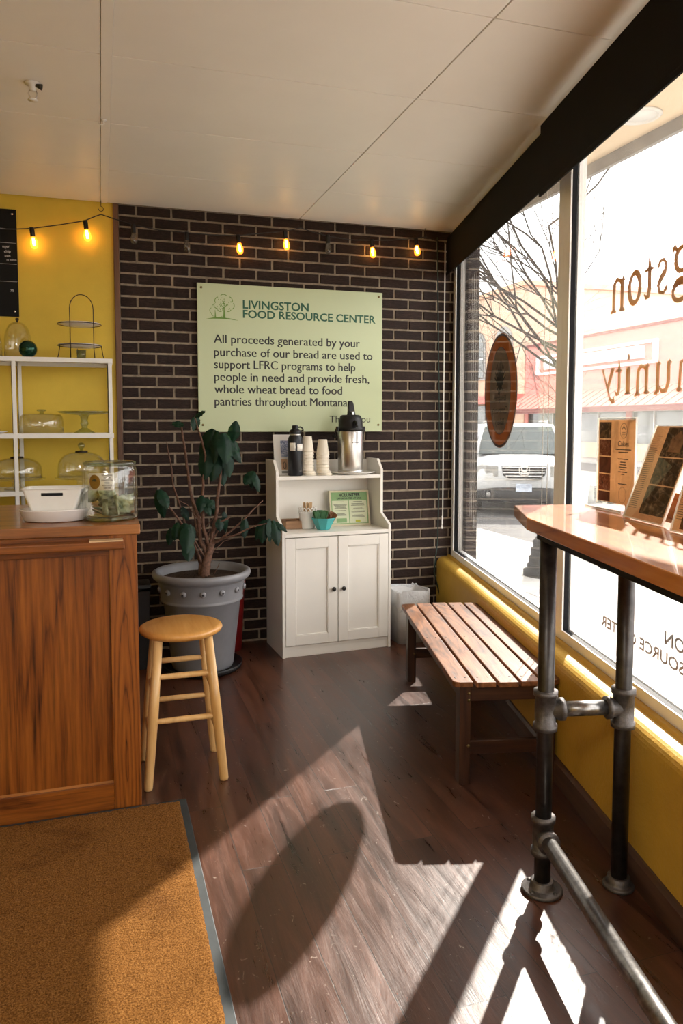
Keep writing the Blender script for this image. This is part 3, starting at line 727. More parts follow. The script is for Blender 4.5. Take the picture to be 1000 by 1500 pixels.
LV = [((-.118, .02, 1.45), (-.128, -.02, 1.41), .075, (-.1, -1, .1)), ((-.03, 0, 1.47), (.03, -.02, 1.505), .05, (.1, -.6, .8)), ((-.03, 0, 1.47), (-.04, -.03, 1.39), .05, (.6, -1, 0)), ((-.03, 0, 1.47), (-.005, .02, 1.41), .06, (.2, -1, .1)),
      ((.19, .0, 1.33), (.205, -.03, 1.45), .082, (.1, -1, .1)), ((.125, -.05, 1.375), (.135, -.10, 1.20), .098, (.15, -1, .05)), ((.09, -.04, 1.39), (.07, -.07, 1.20), .07, (-.7, -1, 0)), ((.06, .03, 1.38), (.045, .04, 1.15), .12, (-.2, -1, .1)),
      ((.04, 0, 1.28), (.02, -.03, 1.11), .10, (-.4, -1, 0)), ((.10, -.01, 1.27), (.06, -.04, 1.10), .10, (-.3, -1, .1)), ((.15, -.01, 1.30), (.16, -.05, 1.12), .085, (.3, -1, 0)), ((.18, .0, 1.30), (.235, -.02, 1.20), .055, (.5, -1, 0)), ((.20, .02, 1.34), (.225, 0, 1.22), .06, (.7, -1, .1)),
      ((.12, .01, 1.22), (.13, -.02, 1.07), .07, (.2, -1, 0)), ((.14, -.03, 1.38), (.18, -.05, 1.24), .07, (.6, -.9, .1)), ((.08, 0, 1.40), (.02, .02, 1.27), .10, (-.5, -1, .2)),
      ((.315, -.01, 1.15), (.25, -.02, 1.075), .075, (-.3, -1, .4)), ((.31, -.01, 1.145), (.335, -.04, 1.03), .055, (.4, -1, .1)), ((.30, 0, 1.14), (.30, 0, 1.05), .05, (0, -1, 0)),
      ((-.235, -.05, 1.06), (-.195, -.09, .955), .072, (.2, -1, .1)), ((-.245, -.05, 1.06), (-.215, -.06, .90), .075, (-.4, -1, 0)), ((-.25, -.04, 1.05), (-.24, -.03, .93), .05, (-.8, -1, 0)),
      ((.0, -.04, 1.02), (-.015, -.08, .925), .062, (-.2, -1, .1)), ((.015, -.04, 1.0), (.075, -.06, .945), .05, (.2, -1, .5)), ((.01, -.03, .99), (.05, -.05, .90), .05, (.3, -1, 0)), ((.06, 0, .99), (.08, .02, .90), .06, (.2, -1, 0)),
      ((-.085, -.08, .86), (-.10, -.14, .705), .095, (.05, -1, .15)), ((-.10, -.08, .87), (-.12, -.10, .75), .075, (-.3, -1, .05)), ((-.07, -.08, .86), (-.055, -.1, .77), .06, (.6, -1, .1)), ((-.14, -.05, .87), (-.16, -.07, .77), .06, (-.4, -1, .1)), ((-.17, -.03, .84), (-.19, -.04, .74), .055, (-.3, -1, 0)), ((-.08, -.06, .77), (-.09, -.12, .655), .085, (.1, -1, .2)),
      ((.25, -.03, .88), (.24, -.07, .765), .055, (.1, -1, .1)), ((.36, -.11, .875), (.33, -.13, .74), .075, (-.2, -1, .1)), ((.38, -.12, .88), (.375, -.15, .745), .06, (.5, -1, 0)), ((.40, -.12, .87), (.42, -.16, .725), .075, (.1, -1, .1)), ((.41, -.12, .86), (.48, -.14, .80), .04, (.4, -1, .3)), ((.35, -.10, .87), (.30, -.11, .76), .06, (-.5, -1, 0)),
      ((.10, -.04, .88), (.10, -.06, .81), .055, (.1, -1, .1)), ((.13, -.03, .92), (.14, -.02, .80), .05, (.4, -1, 0)), ((-.105, .03, .95), (-.07, .02, .87), .05, (.2, -1, .2))]
for b, t_, wdl, fc in LV: leaf(b, t_, wdl, fc)
lf.build('foliage', 'leaf', pp)
# ---- dark bin and red bucket half hidden by the planter
bn = thing('dark_bin', 'black bin in the shadow between counter and planter', 'bin', (.172, 4.50, 0))
MB().lathe([(0, 0), (.10, 0), (.125, .50), (.122, .505), (.098, .02), (0, .02)], seg=4, smooth=False, M=Matrix.Rotation(R(45), 4, 'Z') @ Matrix.Scale(.93, 4)).build('bin_body', 'black', bn, .006)
MB().lathe([(0, .655), (.128, .652), (.134, .63), (.130, .62), (0, .62)], seg=4, smooth=False, M=Matrix.Rotation(R(45), 4, 'Z') @ Matrix.Scale(.93, 4)).build('bin_lid', 'black', bn, .006).location = (0, 0, -.10)
rb = thing('red_bucket', 'red bucket mostly hidden behind the grey planter', 'bucket', (.745, 4.695, 0))
MB().lathe([(0, 0), (.085, 0), (.108, .42), (.113, .425), (.113, .438), (.105, .44), (.083, .012), (0, .012)], seg=40).build('bucket_body', 'red', rb)
MB().tube([(-.112, 0, .425)] + [(.128 * math.cos(R(a)), 0.0, .425 - .10 * math.sin(R(a))) for a in range(180, -1, -15)], .003, 8, M=Matrix.Rotation(R(70), 4, 'Z')).build('handle', 'black', rb)
# ---- waste bin with liner
tb = thing('waste_bin', 'white waste bin with a clear plastic liner beside the hutch cabinet', 'bin', (1.905, 4.53, 0), R(2))
def rrect(a, b, z, rad=.03, n=5):
    out = []
    for cx, cy, s in ((a - rad, b - rad, 0), (-a + rad, b - rad, 90), (-a + rad, -b + rad, 180), (a - rad, -b + rad, 270)):
        for i in range(n + 1): t_ = R(s + 90 * i / n); out.append((cx + rad * math.cos(t_), cy + rad * math.sin(t_), z))
    return out
m = MB(); m.loft([rrect(.090, .085, .0), rrect(.113, .113, .34), rrect(.109, .109, .34), rrect(.087, .082, .01)], True); m.build('bin_body', 'binwhite', tb)
m = MB(); rg = []
for (a, b, z) in ((.104, .104, .22), (.109, .109, .33), (.112, .112, .352), (.119, .119, .346), (.1185, .1185, .25)):
    rr_ = rrect(a, b, z); rg.append([(x * (1 + random.uniform(-.012, .012)), y * (1 + random.uniform(-.012, .012)), z_ + random.uniform(-.012, .012)) for x, y, z_ in rr_])
m.loft(rg, True, cap=False); m.build('bin_liner', 'liner', tb)

# ================================================================ WALL SIGN
SGX, SGZ, SGW, SGH = .590, 1.380, 1.232, .928
sg = thing('donation_sign', 'pale green Livingston Food Resource Center panel on the brick wall', 'sign', (SGX, YB - .026, SGZ))
MB().box((0, 0, 0), (SGW, .012, SGH)).build('panel', 'signgreen', sg, .001, 1)
for x in (.026, SGW - .026):
    for z in (.045, SGH - .028):
        MB().lathe([(.0075, 0), (.0075, .003), (.004, .0045), (0, .005)], (0, 0, 0), 16, M=Matrix.Translation((x, 0, z)) @ Matrix.Rotation(R(90), 4, 'X')).build('screw', 'screw', sg)
        MB().tube([(x, .0125, z), (x, .024, z)], .006, 8).build('standoff', 'screw', sg)
def sx_(px):
    s = (px - 28) / 930.; return SGW * s * 4.77 / (5.14 - s * .37)
def MS(x, z): return Matrix.Translation((x, -.0004, z)) @ Matrix.Rotation(R(90), 4, 'X')
def sv(v): return SGH * (1 - v)
m = MB(); m2 = MB()
m2.text('LIVINGSTON', MS(sx_(257), sv(.1565)), height=.053, width=sx_(588) - sx_(257), bold=.022)
m.text('FOOD RESOURCE CENTER', MS(sx_(257), sv(.2195)), height=.051, width=sx_(924) - sx_(257), bold=.022)
m.build('green_heading', 'inkgreen', sg); m2.build('green_heading', 'inkgreen', sg)
for tx, v, x1 in (('All proceeds generated by your', .3955, 845), ('purchase of our bread are used to', .484, 908), ('support LFRC programs to help', .567, 822), ('people in need and provide fresh,', .651, 892), ('whole wheat bread to food', .735, 755), ('pantries throughout Montana.', .819, 792)):
    MB().text(tx, MS(sx_(110) - .0013, sv(v)), height=.056, width=sx_(x1) - sx_(110)).text(tx, MS(sx_(110) + .0013, sv(v)), height=.056, width=sx_(x1) - sx_(110), extrude=.0005).build('lettering_line', 'ink', sg)
MB().text('Thank You', MS(sx_(692), sv(.934)), height=.046, width=sx_(898) - sx_(692)).build('lettering_line', 'ink', sg)
m = MB(); MT = MS(0, 0)
tx_, tz_ = .2, SGH - .135                        # big tree of the emblem
def lobes(mb, cx, cz, pts, wdt):
    for (a0, a1, ox, oz, r_) in pts: mb.ribbon(arc(cx + ox, cz + oz, r_, a0, a1, 10), wdt, .0004, MT)
lobes(m, .168, .81, [(40, 150, -.002, .030, .024), (-20, 75, .028, .016, .025), (-70, 40, .040, -.014, .024), (100, 215, -.034, .012, .024), (150, 270, -.042, -.014, .022), (-120, -20, .026, -.034, .018), (200, 300, -.025, -.036, .018)], .0042)
lobes(m, .112, .765, [(80, 190, -.002, .018, .018), (110, 235, -.018, -.004, .017), (160, 260, -.008, -.024, .016), (0, 70, .016, .022, .016), (250, 330, .03, -.028, .016)], .0028)
random.seed(3)
for _ in range(46):
    a, r_ = random.uniform(0, 6.28), random.uniform(0, .052); cx, cz = .168 + r_ * math.cos(a), .808 + r_ * .9 * math.sin(a)
    m.ribbon(arc(cx, cz, .003, random.uniform(0, 180), random.uniform(200, 330), 4), .0028, .0004, MT)
m.ribbon([(.168, .715), (.168, .745), (.167, .79)], [.017, .010, .004], .0004, MT)
m.ribbon([(.112, .715), (.112, .735), (.111, .765)], [.010, .006, .002], .0004, MT)
for dx_ in (-.022, .02): m.ribbon([(.167, .775), (.167 + dx_ * .5, .79), (.167 + dx_, .80)], [.004, .003, .002], .0004, MT)
m.ribbon([(.055, .707), (.10, .714), (.15, .716), (.20, .713), (.255, .705)], [.001, .008, .010, .007, .001], .0004, MT)
m.build('tree_emblem', 'leafink', sg)
# ---- chalkboard menu
chb = thing('chalkboard_menu', 'black chalkboard menu with chalk writing on the yellow wall', 'chalkboard', (-.438, YB - .012, 2.055))
MB().box((-.62, 0, 0), (0, .011, .612)).build('board', 'chalk', chb, .001, 1)
for z in (.585, .03): MB().lathe([(.006, 0), (.006, .002), (0, .003)], seg=12, M=Matrix.Translation((-.022, 0, z)) @ Matrix.Rotation(R(90), 4, 'X')).build('screw', 'chrome', chb)
m = MB()
for tx, x, z, h in (('nger', -.058, .392, .022), ('chip', -.052, .365, .022), ('usin', -.052, .340, .020), ('na walnut', -.004, .322, .014), ('.75', -.035, .142, .020)):
    m.text(tx, Matrix.Translation((x, -.0005, z)) @ Matrix.Rotation(R(90 if 1 else 0), 4, 'X') @ Matrix.Rotation(R(4), 4, 'Z'), height=h * .73, align='R' if tx == 'na walnut' else 'C')
for z in (.20, .30, .42, .50): m.box((-.60, -.0006, z), (-.004, -.0001, z + .0012))
m.build('chalk_writing', 'chalkink', chb)
# ================================================================ STRING LIGHTS
CY = YB - .055
sl_ = thing('string_lights', 'black string of vintage bulbs hung along the top of the back wall', 'string lights', (.03, CY, 2.67))
o3 = Vector((.03, CY, 2.67))
BUL = [(-.352, 2.548, 1), (-.058, 2.612, 1), (.213, 2.612, 0), (.528, 2.590, 0), (.846, 2.598, 1), (1.146, 2.645, 1), (1.430, 2.640, 0), (1.732, 2.634, 1), (2.050, 2.668, 1)]
cpts = [(-.95, 2.56), (-.65, 2.535), (-.45, 2.545), (-.358, 2.556), (-.20, 2.59), (-.062, 2.624), (0, 2.655), (.031, 2.668), (.09, 2.652), (.211, 2.622), (.36, 2.603), (.527, 2.600), (.68, 2.598), (.844, 2.606), (1.0, 2.632), (1.144, 2.655), (1.251, 2.684), (1.34, 2.662), (1.428, 2.648), (1.58, 2.634), (1.73, 2.642), (1.88, 2.654), (2.05, 2.678), (2.117, 2.692), (2.22, 2.67)]
MB().tube([Vector((x, CY, z)) - o3 for x, z in cpts], .0032, 8).build('cable', 'cable', sl_)
for x, z, lit in BUL:
    tilt = Matrix.Translation(Vector((x, CY - .004, z)) - o3) @ Matrix.Rotation(R(-7 if lit else -2), 4, 'Y')
    k = MB().lathe([(0, .014), (.0125, .013), (.0135, .0), (.0135, -.034), (.0125, -.038), (0, -.038)], seg=16, M=tilt).build('socket', 'black', sl_)
    MB().lathe([(.0, -.034), (.0105, -.036), (.0125, -.045), (.0185, -.062), (.0215, -.078), (.0195, -.094), (.012, -.105), (0, -.108)], seg=18, M=tilt).build('bulb', 'amber' if lit else 'clearbulb', k)
    fm_ = MB()
    for a in (-.006, 0, .006): fm_.tube([(a * .5, 0, -.045), (a, .003, -.07), (a * .6, -.003, -.092)], .0022 if lit else .0008, 6, M=tilt)
    fm_.build('filament', 'filament' if lit else 'wire', k)
m = MB()
for x in (.031, 1.251, 2.117):
    m.tube([Vector((x, CY, CEIL - .001)) - o3, Vector((x, CY, 2.72)) - o3] + [Vector((x + .014 * math.sin(R(a)), CY, 2.70 - .0 + .014 * math.cos(R(a)))) - o3 for a in range(0, 300, 30)], .0018, 6)
m.build('hanging_hooks', 'wire', sl_)
# ---- ceiling details
sp = thing('fire_sprinkler', 'small white fire sprinkler head on the ceiling', 'sprinkler', (-.222, 3.236, CEIL))
m = MB(); m.lathe([(0, -.001), (.030, -.001), (.028, -.006), (.014, -.012), (.011, -.03), (0, -.03)], seg=24); m.build('escutcheon', 'white', sp)
m = MB(); m.tube([(.010, 0, -.025), (.016, 0, -.04), (.010, 0, -.058), (0, 0, -.064)], .0028, 8); m.tube([(-.010, 0, -.025), (-.016, 0, -.04), (-.010, 0, -.058), (0, 0, -.064)], .0028, 8); m.build('frame_arms', 'chrome', sp)
m = MB(); m.lathe([(0, -.062), (.019, -.064), (.02, -.066), (0, -.0675)], seg=16); m.build('deflector', 'white', sp)
m = MB(); m.tube([(.012, -.01, -.012), (.035, -.012, -.018)], [.006, .012], 10); m.build('side_cap', 'knob', sp)
hk = thing('ceiling_hook', 'tiny white clip on the wide ceiling joint', 'hook', (.043, 3.518, CEIL - .003))
m = MB(); m.lathe([(0, 0), (.012, 0), (.012, -.004), (0, -.005)], seg=14); m.tube([(0, 0, -.004), (0, 0, -.016), (-.012, 0, -.022), (-.02, 0, -.016)], .003, 8); m.build('clip', 'white', hk)
# ---- cables in the window corner
gc = MB(); gc.tube([(2.214, 4.772, 2.70), (2.218, 4.772, 2.45), (2.222, 4.772, 2.23), (2.238, 4.772, 1.53), (2.243, 4.772, 1.06), (2.238, 4.772, .78), (2.234, 4.768, .60), (2.205, 4.74, .50), (2.196, 4.74, .40), (2.225, 4.735, .28), (2.252, 4.72, .16), (2.262, 4.68, .02), (2.24, 4.60, .008)], .0042, 8)
tag(gc.build('extension_cable', 'greencable'), 'thin dark green cable hanging down the brick in the window corner', 'cable')
# ================================================================ WINDOW DRESSING
MB().box(L(1.158, .15, TH + .0003), L(1.18, 2.44, TH + .078)).build('rear_board', 'bartop', bt, .002)
def blind(label, n, da, db, zb, chain):
    b = thing('roller_blind', label, 'blind', WF(n, da), -WA, 'black roller blinds')
    ln = db - da
    MB().box((0, 0, zb + .012), (.0022, ln, 2.705)).build('fabric', 'blind', b)
    MB().tube([(.0135, .01, 2.688), (.0135, ln - .01, 2.688)], .0108, 24).build('roller', 'blind', b)
    MB().box((-.004, 0, zb), (.006, ln, zb + .0215)).build('bottom_bar', 'blind', b, .002)
    if chain:
        m = MB(); z = 2.70
        zs = []
        while z > .56: zs.append(z); z -= .0105
        for off in (.02, -.045):
            for z in zs:
                m.lathe([(0, .0026), (.0019, .0018), (.0026, 0), (.0019, -.0018), (0, -.0026)], (.02, off, z), 6)
            m.tube([(.02, off, 2.70), (.02, off, .56)], .0007, 4)
        for k in range(7):
            a = math.pi * k / 6; m.lathe([(0, .0026), (.0026, 0), (0, -.0026)], (.02, -.0125 + .0325 * math.cos(a), .555 - .03 * math.sin(a)), 6)
        m.build('bead_chain', 'cord', b)
    return b
b1 = blind('black roller blind over the far window, its end in the brick corner', 1.150, 3.26, 5.195, 2.452, True)
b2 = blind('black roller blind over the near window, hanging lower and in front of the other', 1.118, -3.3, 3.235, 2.405, False)
m = MB()
for off, z0 in ((0, 0.76), (.028, .75), (.05, .78)):
    m.tube([(1.122 + off * .3, 5.13 + off, 2.66), (1.122 + off * .3, 5.13 + off, z0)], .0019, 6)
cdn = tag(m.build('blind_cord', 'cord', loc=(0, 0, 0), rotz=-WA), 'thin white blind cords with a clip in the brick corner', 'cord')
m = MB(); m.box((1.118, 5.124, .735), (1.126, 5.138, .79)); m.tube([(1.122, 5.131, .735)] + [(1.122, 5.135 + .014 * math.sin(R(a)), .715 + .014 * math.cos(R(a))) for a in range(0, 360, 40)], .003, 8); m.build('clip', 'white', cdn, .002)
# ---- lettering and decals on the outside of the panes (d, z) -> mirrored when read from inside
GN = 1.2397
MG = Matrix.Rotation(-WA, 4, 'Z') @ Matrix(((0, 0, 1, GN), (1, 0, 0, 0), (0, 1, 0, 0), (0, 0, 0, 1)))    # local x->d, y->z, z->n
def circ(cx, cy, rx, ry, n=24, a0=0, a1=360): return [(cx + rx * math.cos(R(a0 + (a1 - a0) * i / n)), cy + ry * math.sin(R(a0 + (a1 - a0) * i / n))) for i in range(n + 1)]
def serif(x, y, w=.34): return ([(x - w / 2, y), (x, y + (.02 if y < .5 else -.02)), (x + w / 2, y)], [.05, .11, .05])
GLY = {
 'n': [([(.04, .93), (.22, 1.0)], [.03, .12]), ([(.22, 1.0), (.22, .0)], [.17, .16]), serif(.2, .03), ([(.24, .72), (.38, .94), (.58, .98), (.74, .84), (.77, .5), (.77, .0)], [.05, .09, .12, .15, .16, .15]), ([(.6, -.02), (.78, .03), (.97, -.06)], [.05, .12, .05])],
 'o': [(circ(.5, .5, .40, .48, 28), [.12 + .07 * abs(math.cos(R(360 * i / 28 + 20))) for i in range(29)])],
 't': [([(.5, 1.5), (.44, 1.05), (.42, .3), (.52, .06), (.72, .02), (.92, .16)], [.05, .22, .22, .2, .14, .05]), ([(.08, 1.0), (.42, 1.03), (.88, 1.0)], [.06, .13, .08])],
 's': [([(.86, .82), (.72, .98), (.42, 1.0), (.2, .82), (.3, .62), (.62, .44), (.82, .26), (.7, .04), (.38, -.03), (.12, .14)], [.14, .1, .09, .14, .18, .2, .16, .1, .09, .15])],
 'g': [(circ(.45, .78, .33, .36, 24), [.1 + .06 * abs(math.cos(R(15 * i))) for i in range(25)]), ([(.68, 1.05), (.84, 1.22), (.97, 1.14)], [.07, .12, .15]), ([(.3, .46), (.16, .3), (.3, .17), (.66, .12), (.88, -.06)], [.1, .1, .14, .18, .14]), (circ(.5, -.2, .4, .27, 24), [.12] * 25)],
 'i': [([(.5, 1.0), (.5, .0)], [.36, .34]), serif(.5, .03, 1.0), ([(.12, .92), (.5, .98)], [.1, .2]), (circ(.5, 1.36, .07, .05, 10), [.16] * 11)],
 'u': [([(.2, 1.0), (.2, .32), (.32, .06), (.54, .03), (.76, .26)], [.15, .15, .13, .1, .06]), ([(.78, 1.0), (.78, .0)], [.16, .16]), ([(.04, .93), (.2, 1.0)], [.04, .1]), ([(.62, .94), (.78, 1.0)], [.04, .1]), ([(.78, .02), (.98, -.03)], [.13, .05])],
 'y': [([(.05, 1.0), (.3, 1.0)], [.07, .1]), ([(.18, 1.0), (.52, .12)], [.2, .16]), ([(.9, 1.0), (.52, .06), (.36, -.36), (.16, -.50), (.02, -.42)], [.1, .1, .1, .14, .2]), ([(.78, 1.0), (1.0, 1.0)], [.06, .06])],
 'm': [([(.1, 1.0), (.1, .0)], [.1, .1]), ([(.12, .75), (.25, .97), (.42, .9), (.46, .0)], [.05, .09, .1, .1]), ([(.48, .75), (.62, .97), (.82, .9), (.86, .0)], [.05, .09, .1, .1]), serif(.1, .03, .2), serif(.46, .03, .2), serif(.86, .03, .2)],
 'l': [([(.5, 1.6), (.5, 0)], [.3, .3]), serif(.5, .03, .9)],
}
def glyph(mb, ch, d0, d1, z0, zx, tilt=0):
    w, h = d1 - d0, zx - z0
    for pts, ws in GLY[ch]:
        P = [(d0 + p[0] * w, z0 + p[1] * h + tilt * (p[0] - .5) * w) for p in pts]
        k = .5 * (w + h); mb.ribbon(P, [q * k * 1.3 for q in ws], .0006, MG)
let = tag(bpy.data.objects.new('window_lettering', None), 'gold and bronze lettering on the near shop window, mirrored from inside', 'lettering'); COL.objects.link(let)
let.location = WF(GN, 2.5, 1.7)
MI = Matrix.Translation(-let.location)
m = MB(); glyph(m, 'n', 2.650, 2.772, 1.845, 1.962, .10); glyph(m, 'o', 2.530, 2.630, 1.852, 1.960); glyph(m, 't', 2.442, 2.515, 1.856, 1.948); glyph(m, 's', 2.348, 2.428, 1.857, 1.962); glyph(m, 'g', 2.222, 2.330, 1.862, 1.962)
glyph(m, 'n', 2.09, 2.20, 1.86, 1.965, -.05); glyph(m, 'i', 2.03, 2.075, 1.855, 1.955)
glyph(m, 'y', 2.716, 2.835, 1.555, 1.635); glyph(m, 't', 2.652, 2.722, 1.538, 1.625); glyph(m, 'i', 2.588, 2.636, 1.536, 1.633); glyph(m, 'n', 2.450, 2.565, 1.534, 1.632); glyph(m, 'u', 2.306, 2.425, 1.534, 1.632); glyph(m, 'm', 2.130, 2.285, 1.534, 1.632)
m.v = [MI @ q for q in m.v]; m.build('gold_letters', 'gold', let)
m = MB()
def MGt(d, z): return MI @ MG @ Matrix.Translation((d, z, 0))
m.text('LIVINGSTON', MGt(2.304, .718), height=.046, width=.46, align='R', bold=.02); m.text('FOOD RESOURCE CENTER', MGt(2.783, .652), height=.042, width=.93, align='R', bold=.02)
m.build('small_lettering', 'bronzeink', let)
# oval bakery sign
ov = tag(bpy.data.objects.new('oval_window_sign', None), 'brown oval bakery sign with wheat sheaf on the far window', 'sign'); COL.objects.link(ov)
ov.location = WF(GN, 4.19, 1.617); MI = Matrix.Translation(-ov.location); MO = MI @ MG @ Matrix.Translation((4.19, 1.617, 0))
m = MB(); m.prism(circ(0, 0, .318, .322, 64)[:-1], 0, .0012, M=MO); m.build('brown_oval', 'decalbrown', ov)
m = MB(); m.ribbon(circ(0, 0, .309, .313, 64), .012, .0004, MO @ Matrix.Translation((0, 0, -.0005))); m.ribbon(circ(0, 0, .20, .245, 64), .004, .0004, MO @ Matrix.Translation((0, 0, -.0005)))
MOf = MO @ Matrix.Translation((0, 0, -.0008))
for k in range(-5, 6):
    a = k * 13; m.ribbon([(0, .02), (.05 * math.sin(R(a)), .02 + .07 * math.cos(R(a))), (.12 * math.sin(R(a)), .02 + .15 * math.cos(R(a)))], [.006, .016, .005], .0004, MOf)
for k in range(-3, 4): m.ribbon([(0, .05), (.07 * math.sin(R(k * 26)), .05 - .08 * math.cos(R(k * 26)))], [.02, .008], .0004, MOf)
m.prism(circ(0, .06, .062, .042, 20)[:-1], 0, .0004, M=MOf)
m.text('Livingston', MOf @ Matrix.Translation((0, -.055, 0)), height=.032, width=.24, align='C', bold=.01)
m.text('Community', MOf @ Matrix.Translation((0, -.125, 0)), height=.04, width=.30, align='C', bold=.01)
m.text('Bakery', MOf @ Matrix.Translation((0, -.19, 0)), height=.036, width=.17, align='C', bold=.01)
m.build('dark_print', 'ink', ov)
m = MB(); m.prism(circ(0, 0, .198, .243, 48)[:-1], 0, .0002, M=MO @ Matrix.Translation((0, 0, -.0003))); m.build('inner_oval', 'decalgrey', ov)
# ================================================================ THINGS ON THE BAR TABLE
s1_ = thing('acrylic_sign_holder', 'upright clear acrylic holder with cakes menu on the bar table', 'sign holder', WF(1.108, 2.27, TH + .0003), -WA + R(6.5), 'acrylic sign holders')
Wd, Hh = .222, .298
m = MB(); m.box((-.002, 0, .012), (-.0005, Wd, Hh)); m.box((.0012, 0, .012), (.0027, Wd, Hh)); m.build('acrylic_sleeve', 'acrylic', s1_)
MB().box((-.045, 0, 0), (.045, Wd, .006)).build('acrylic_base', 'acrylic', s1_, .001)
m = MB(); m.box((-.0022, -.0025, .012), (.0029, -.0002, Hh)); m.box((-.0022, Wd + .0002, .012), (.0029, Wd + .0025, Hh)); m.box((-.0022, -.0025, Hh + .0002), (.0029, Wd + .0025, Hh + .0028)); m.box((-.0455, 0, .0005), (-.0452, Wd, .0055)); m.build('edge_glow', 'acrylic_edge_glow', s1_)
m = MB(); m.box((-.0004, .004, .02), (.0008, Wd - .004, Hh - .004)); m.build('menu_card', 'kraft', s1_)
# local: image-right = smaller y ; face at x=-.0005 looking to -x
MF = Matrix(((0, 0, -1, -.0006), (-1, 0, 0, Wd), (0, 1, 0, 0), (0, 0, 0, 1)))   # x right (towards -y), y up
for i, (z0, z1, mt) in enumerate(((.232, .286, 'photoA'), (.174, .228, 'photoB'), (.116, .170, 'photoC'), (.058, .112, 'photoB'), (.022, .054, 'photoC'))):
    m = MB(); m.box((.012, z0, 0), (.082, z1, .0002), MF); m.build('menu_photo', mt, s1_)
m = MB(); m.ribbon(circ(.155, .258, .02, .024, 20), .0018, .0002, MF); m.ribbon([(.145, .262), (.155, .272), (.165, .262)], .004, .0002, MF)
for z in (.252, .246, .241): m.box((.145, z, 0), (.165, z + .0016, .0002), MF)
m.text('Cakes', MF @ Matrix.Translation((.155, .208, 0)), height=.018, width=.062, align='C', bold=.02)
for z, wq in ((.196, .09), (.187, .055), (.165, .06), (.155, .03), (.147, .035), (.139, .045), (.131, .03), (.123, .05), (.116, .02), (.084, .05)):
    m.box((.155 - wq / 2, z, 0), (.155 + wq / 2, z + .0032, .0002), MF)
m.ribbon(circ(.155, .05, .022, .026, 20), .001, .0002, MF)
m.build('menu_print', 'greyink', s1_)
def leaning(label, n, d, rot, Wd, Hh, lean, photos, nm='acrylic_sign_holder'):
    o = thing(nm, label, 'sign holder', WF(n, d, TH + .0018), rot, 'acrylic sign holders')
    Ml = Matrix.Rotation(lean, 4, 'Y')
    m = MB(); m.box((-.003, 0, 0), (-.0015, Wd, Hh), Ml); m.box((.0015, 0, 0), (.003, Wd, Hh), Ml); m.build('acrylic_sleeve', 'acrylic', o)
    m = MB(); m.box((-.003, -.0025, 0), (.003, -.0002, Hh), Ml); m.box((-.003, Wd + .0002, 0), (.003, Wd + .0025, Hh), Ml); m.box((-.0045, 0, 0), (-.0032, Wd, .004), Ml); m.build('edge_glow', 'acrylic_edge_glow', o)
    m = MB(); m.box((-.001, .003, .003), (.001, Wd - .003, Hh - .003), Ml); m.build('leaflet', 'kraft', o)
    m = MB(); m.tube([Ml @ Vector((.004, Wd * .75, Hh * .55)), Ml @ Vector((.02, Wd * .75, Hh * .5)), Vector((.098, Wd * .75, .0045))], .004, 8); m.build('rear_prop', 'acrylic', o)
    MF = Ml @ Matrix(((0, 0, -1, -.0012), (-1, 0, 0, Wd), (0, 1, 0, 0), (0, 0, 0, 1)))
    for i, (x0, x1, z0, z1, mt) in enumerate(photos):
        m = MB(); m.box((x0, z0, 0), (x1, z1, .0002), MF); m.build('leaflet_photo', mt, o)
        if i == 0 and len(photos) > 2:
            c = ((x0 + x1) / 2, (z0 + z1) / 2); m = MB(); m.prism([(c[0] - .03, c[1] - .03), (c[0] + .03, c[1] - .03), (c[0] + .03, c[1] + .01), (c[0], c[1] + .035), (c[0] - .03, c[1] + .01)], .0002, .0004, M=MF); m.build('pictured_birdhouse', 'boxwood', o)
    m = MB(); z = Hh - .035
    while z > .03: m.box((.008, z, 0), (min(.052, Wd * .28) - random.uniform(0, .008), z + .0016, .0002), MF); z -= .0062
    m.build('leaflet_text', 'greyink', o)
leaning('tilted clear acrylic holder with three photographs on the bar table', 1.038, 1.962, -WA + R(3), .206, .292, R(20), ((.072, .198, .196, .285, 'photoA'), (.072, .198, .112, .192, 'photoA'), (.072, .198, .022, .108, 'photoA')))
leaning('small acrylic leaflet holder nearest the viewer on the bar table', 1.04, 1.66, -WA + R(8), .206, .20, R(16), ((.03, .19, .05, .18, 'photoA'), (.03, .19, .01, .04, 'photoC')))
# ================================================================ ON THE COUNTER
CT = 1.0665
jr = thing('money_jar', 'large clear glass donation jar with sticker on the counter corner', 'jar', (.030, 3.0, CT))
JR = .098
MB().lathe([(0, .004), (JR - .012, .004), (JR - .004, .012), (JR - .004, .185), (JR - .012, .20), (JR - .016, .205), (JR - .012, .218), (JR - .008, .222), (JR - .002, .22), (JR, .213), (JR - .004, .206), (JR, .198), (JR + .004, .185), (JR + .004, .012), (JR - .006, 0), (0, 0)], seg=56).build('jar_body', 'glass', jr)
MB().lathe([(JR - .014, .212), (JR - .008, .222), (JR - .001, .219), (JR + .0005, .213), (JR - .004, .206), (JR - .013, .207)], seg=56).build('jar_rim', 'glassedge', jr)
MB().lathe([(0, .0005), (JR - .008, .0005), (JR + .002, .010), (JR - .008, .0135), (0, .0105)], seg=56).build('jar_base', 'glassedge', jr)
def onjar(q, a0=-112, r_=JR - .0047): 
    a = R(a0) + q.x / r_; return Vector(((r_ - q.z) * math.cos(a), (r_ - q.z) * math.sin(a), q.y))
m = MB()
N_ = 16
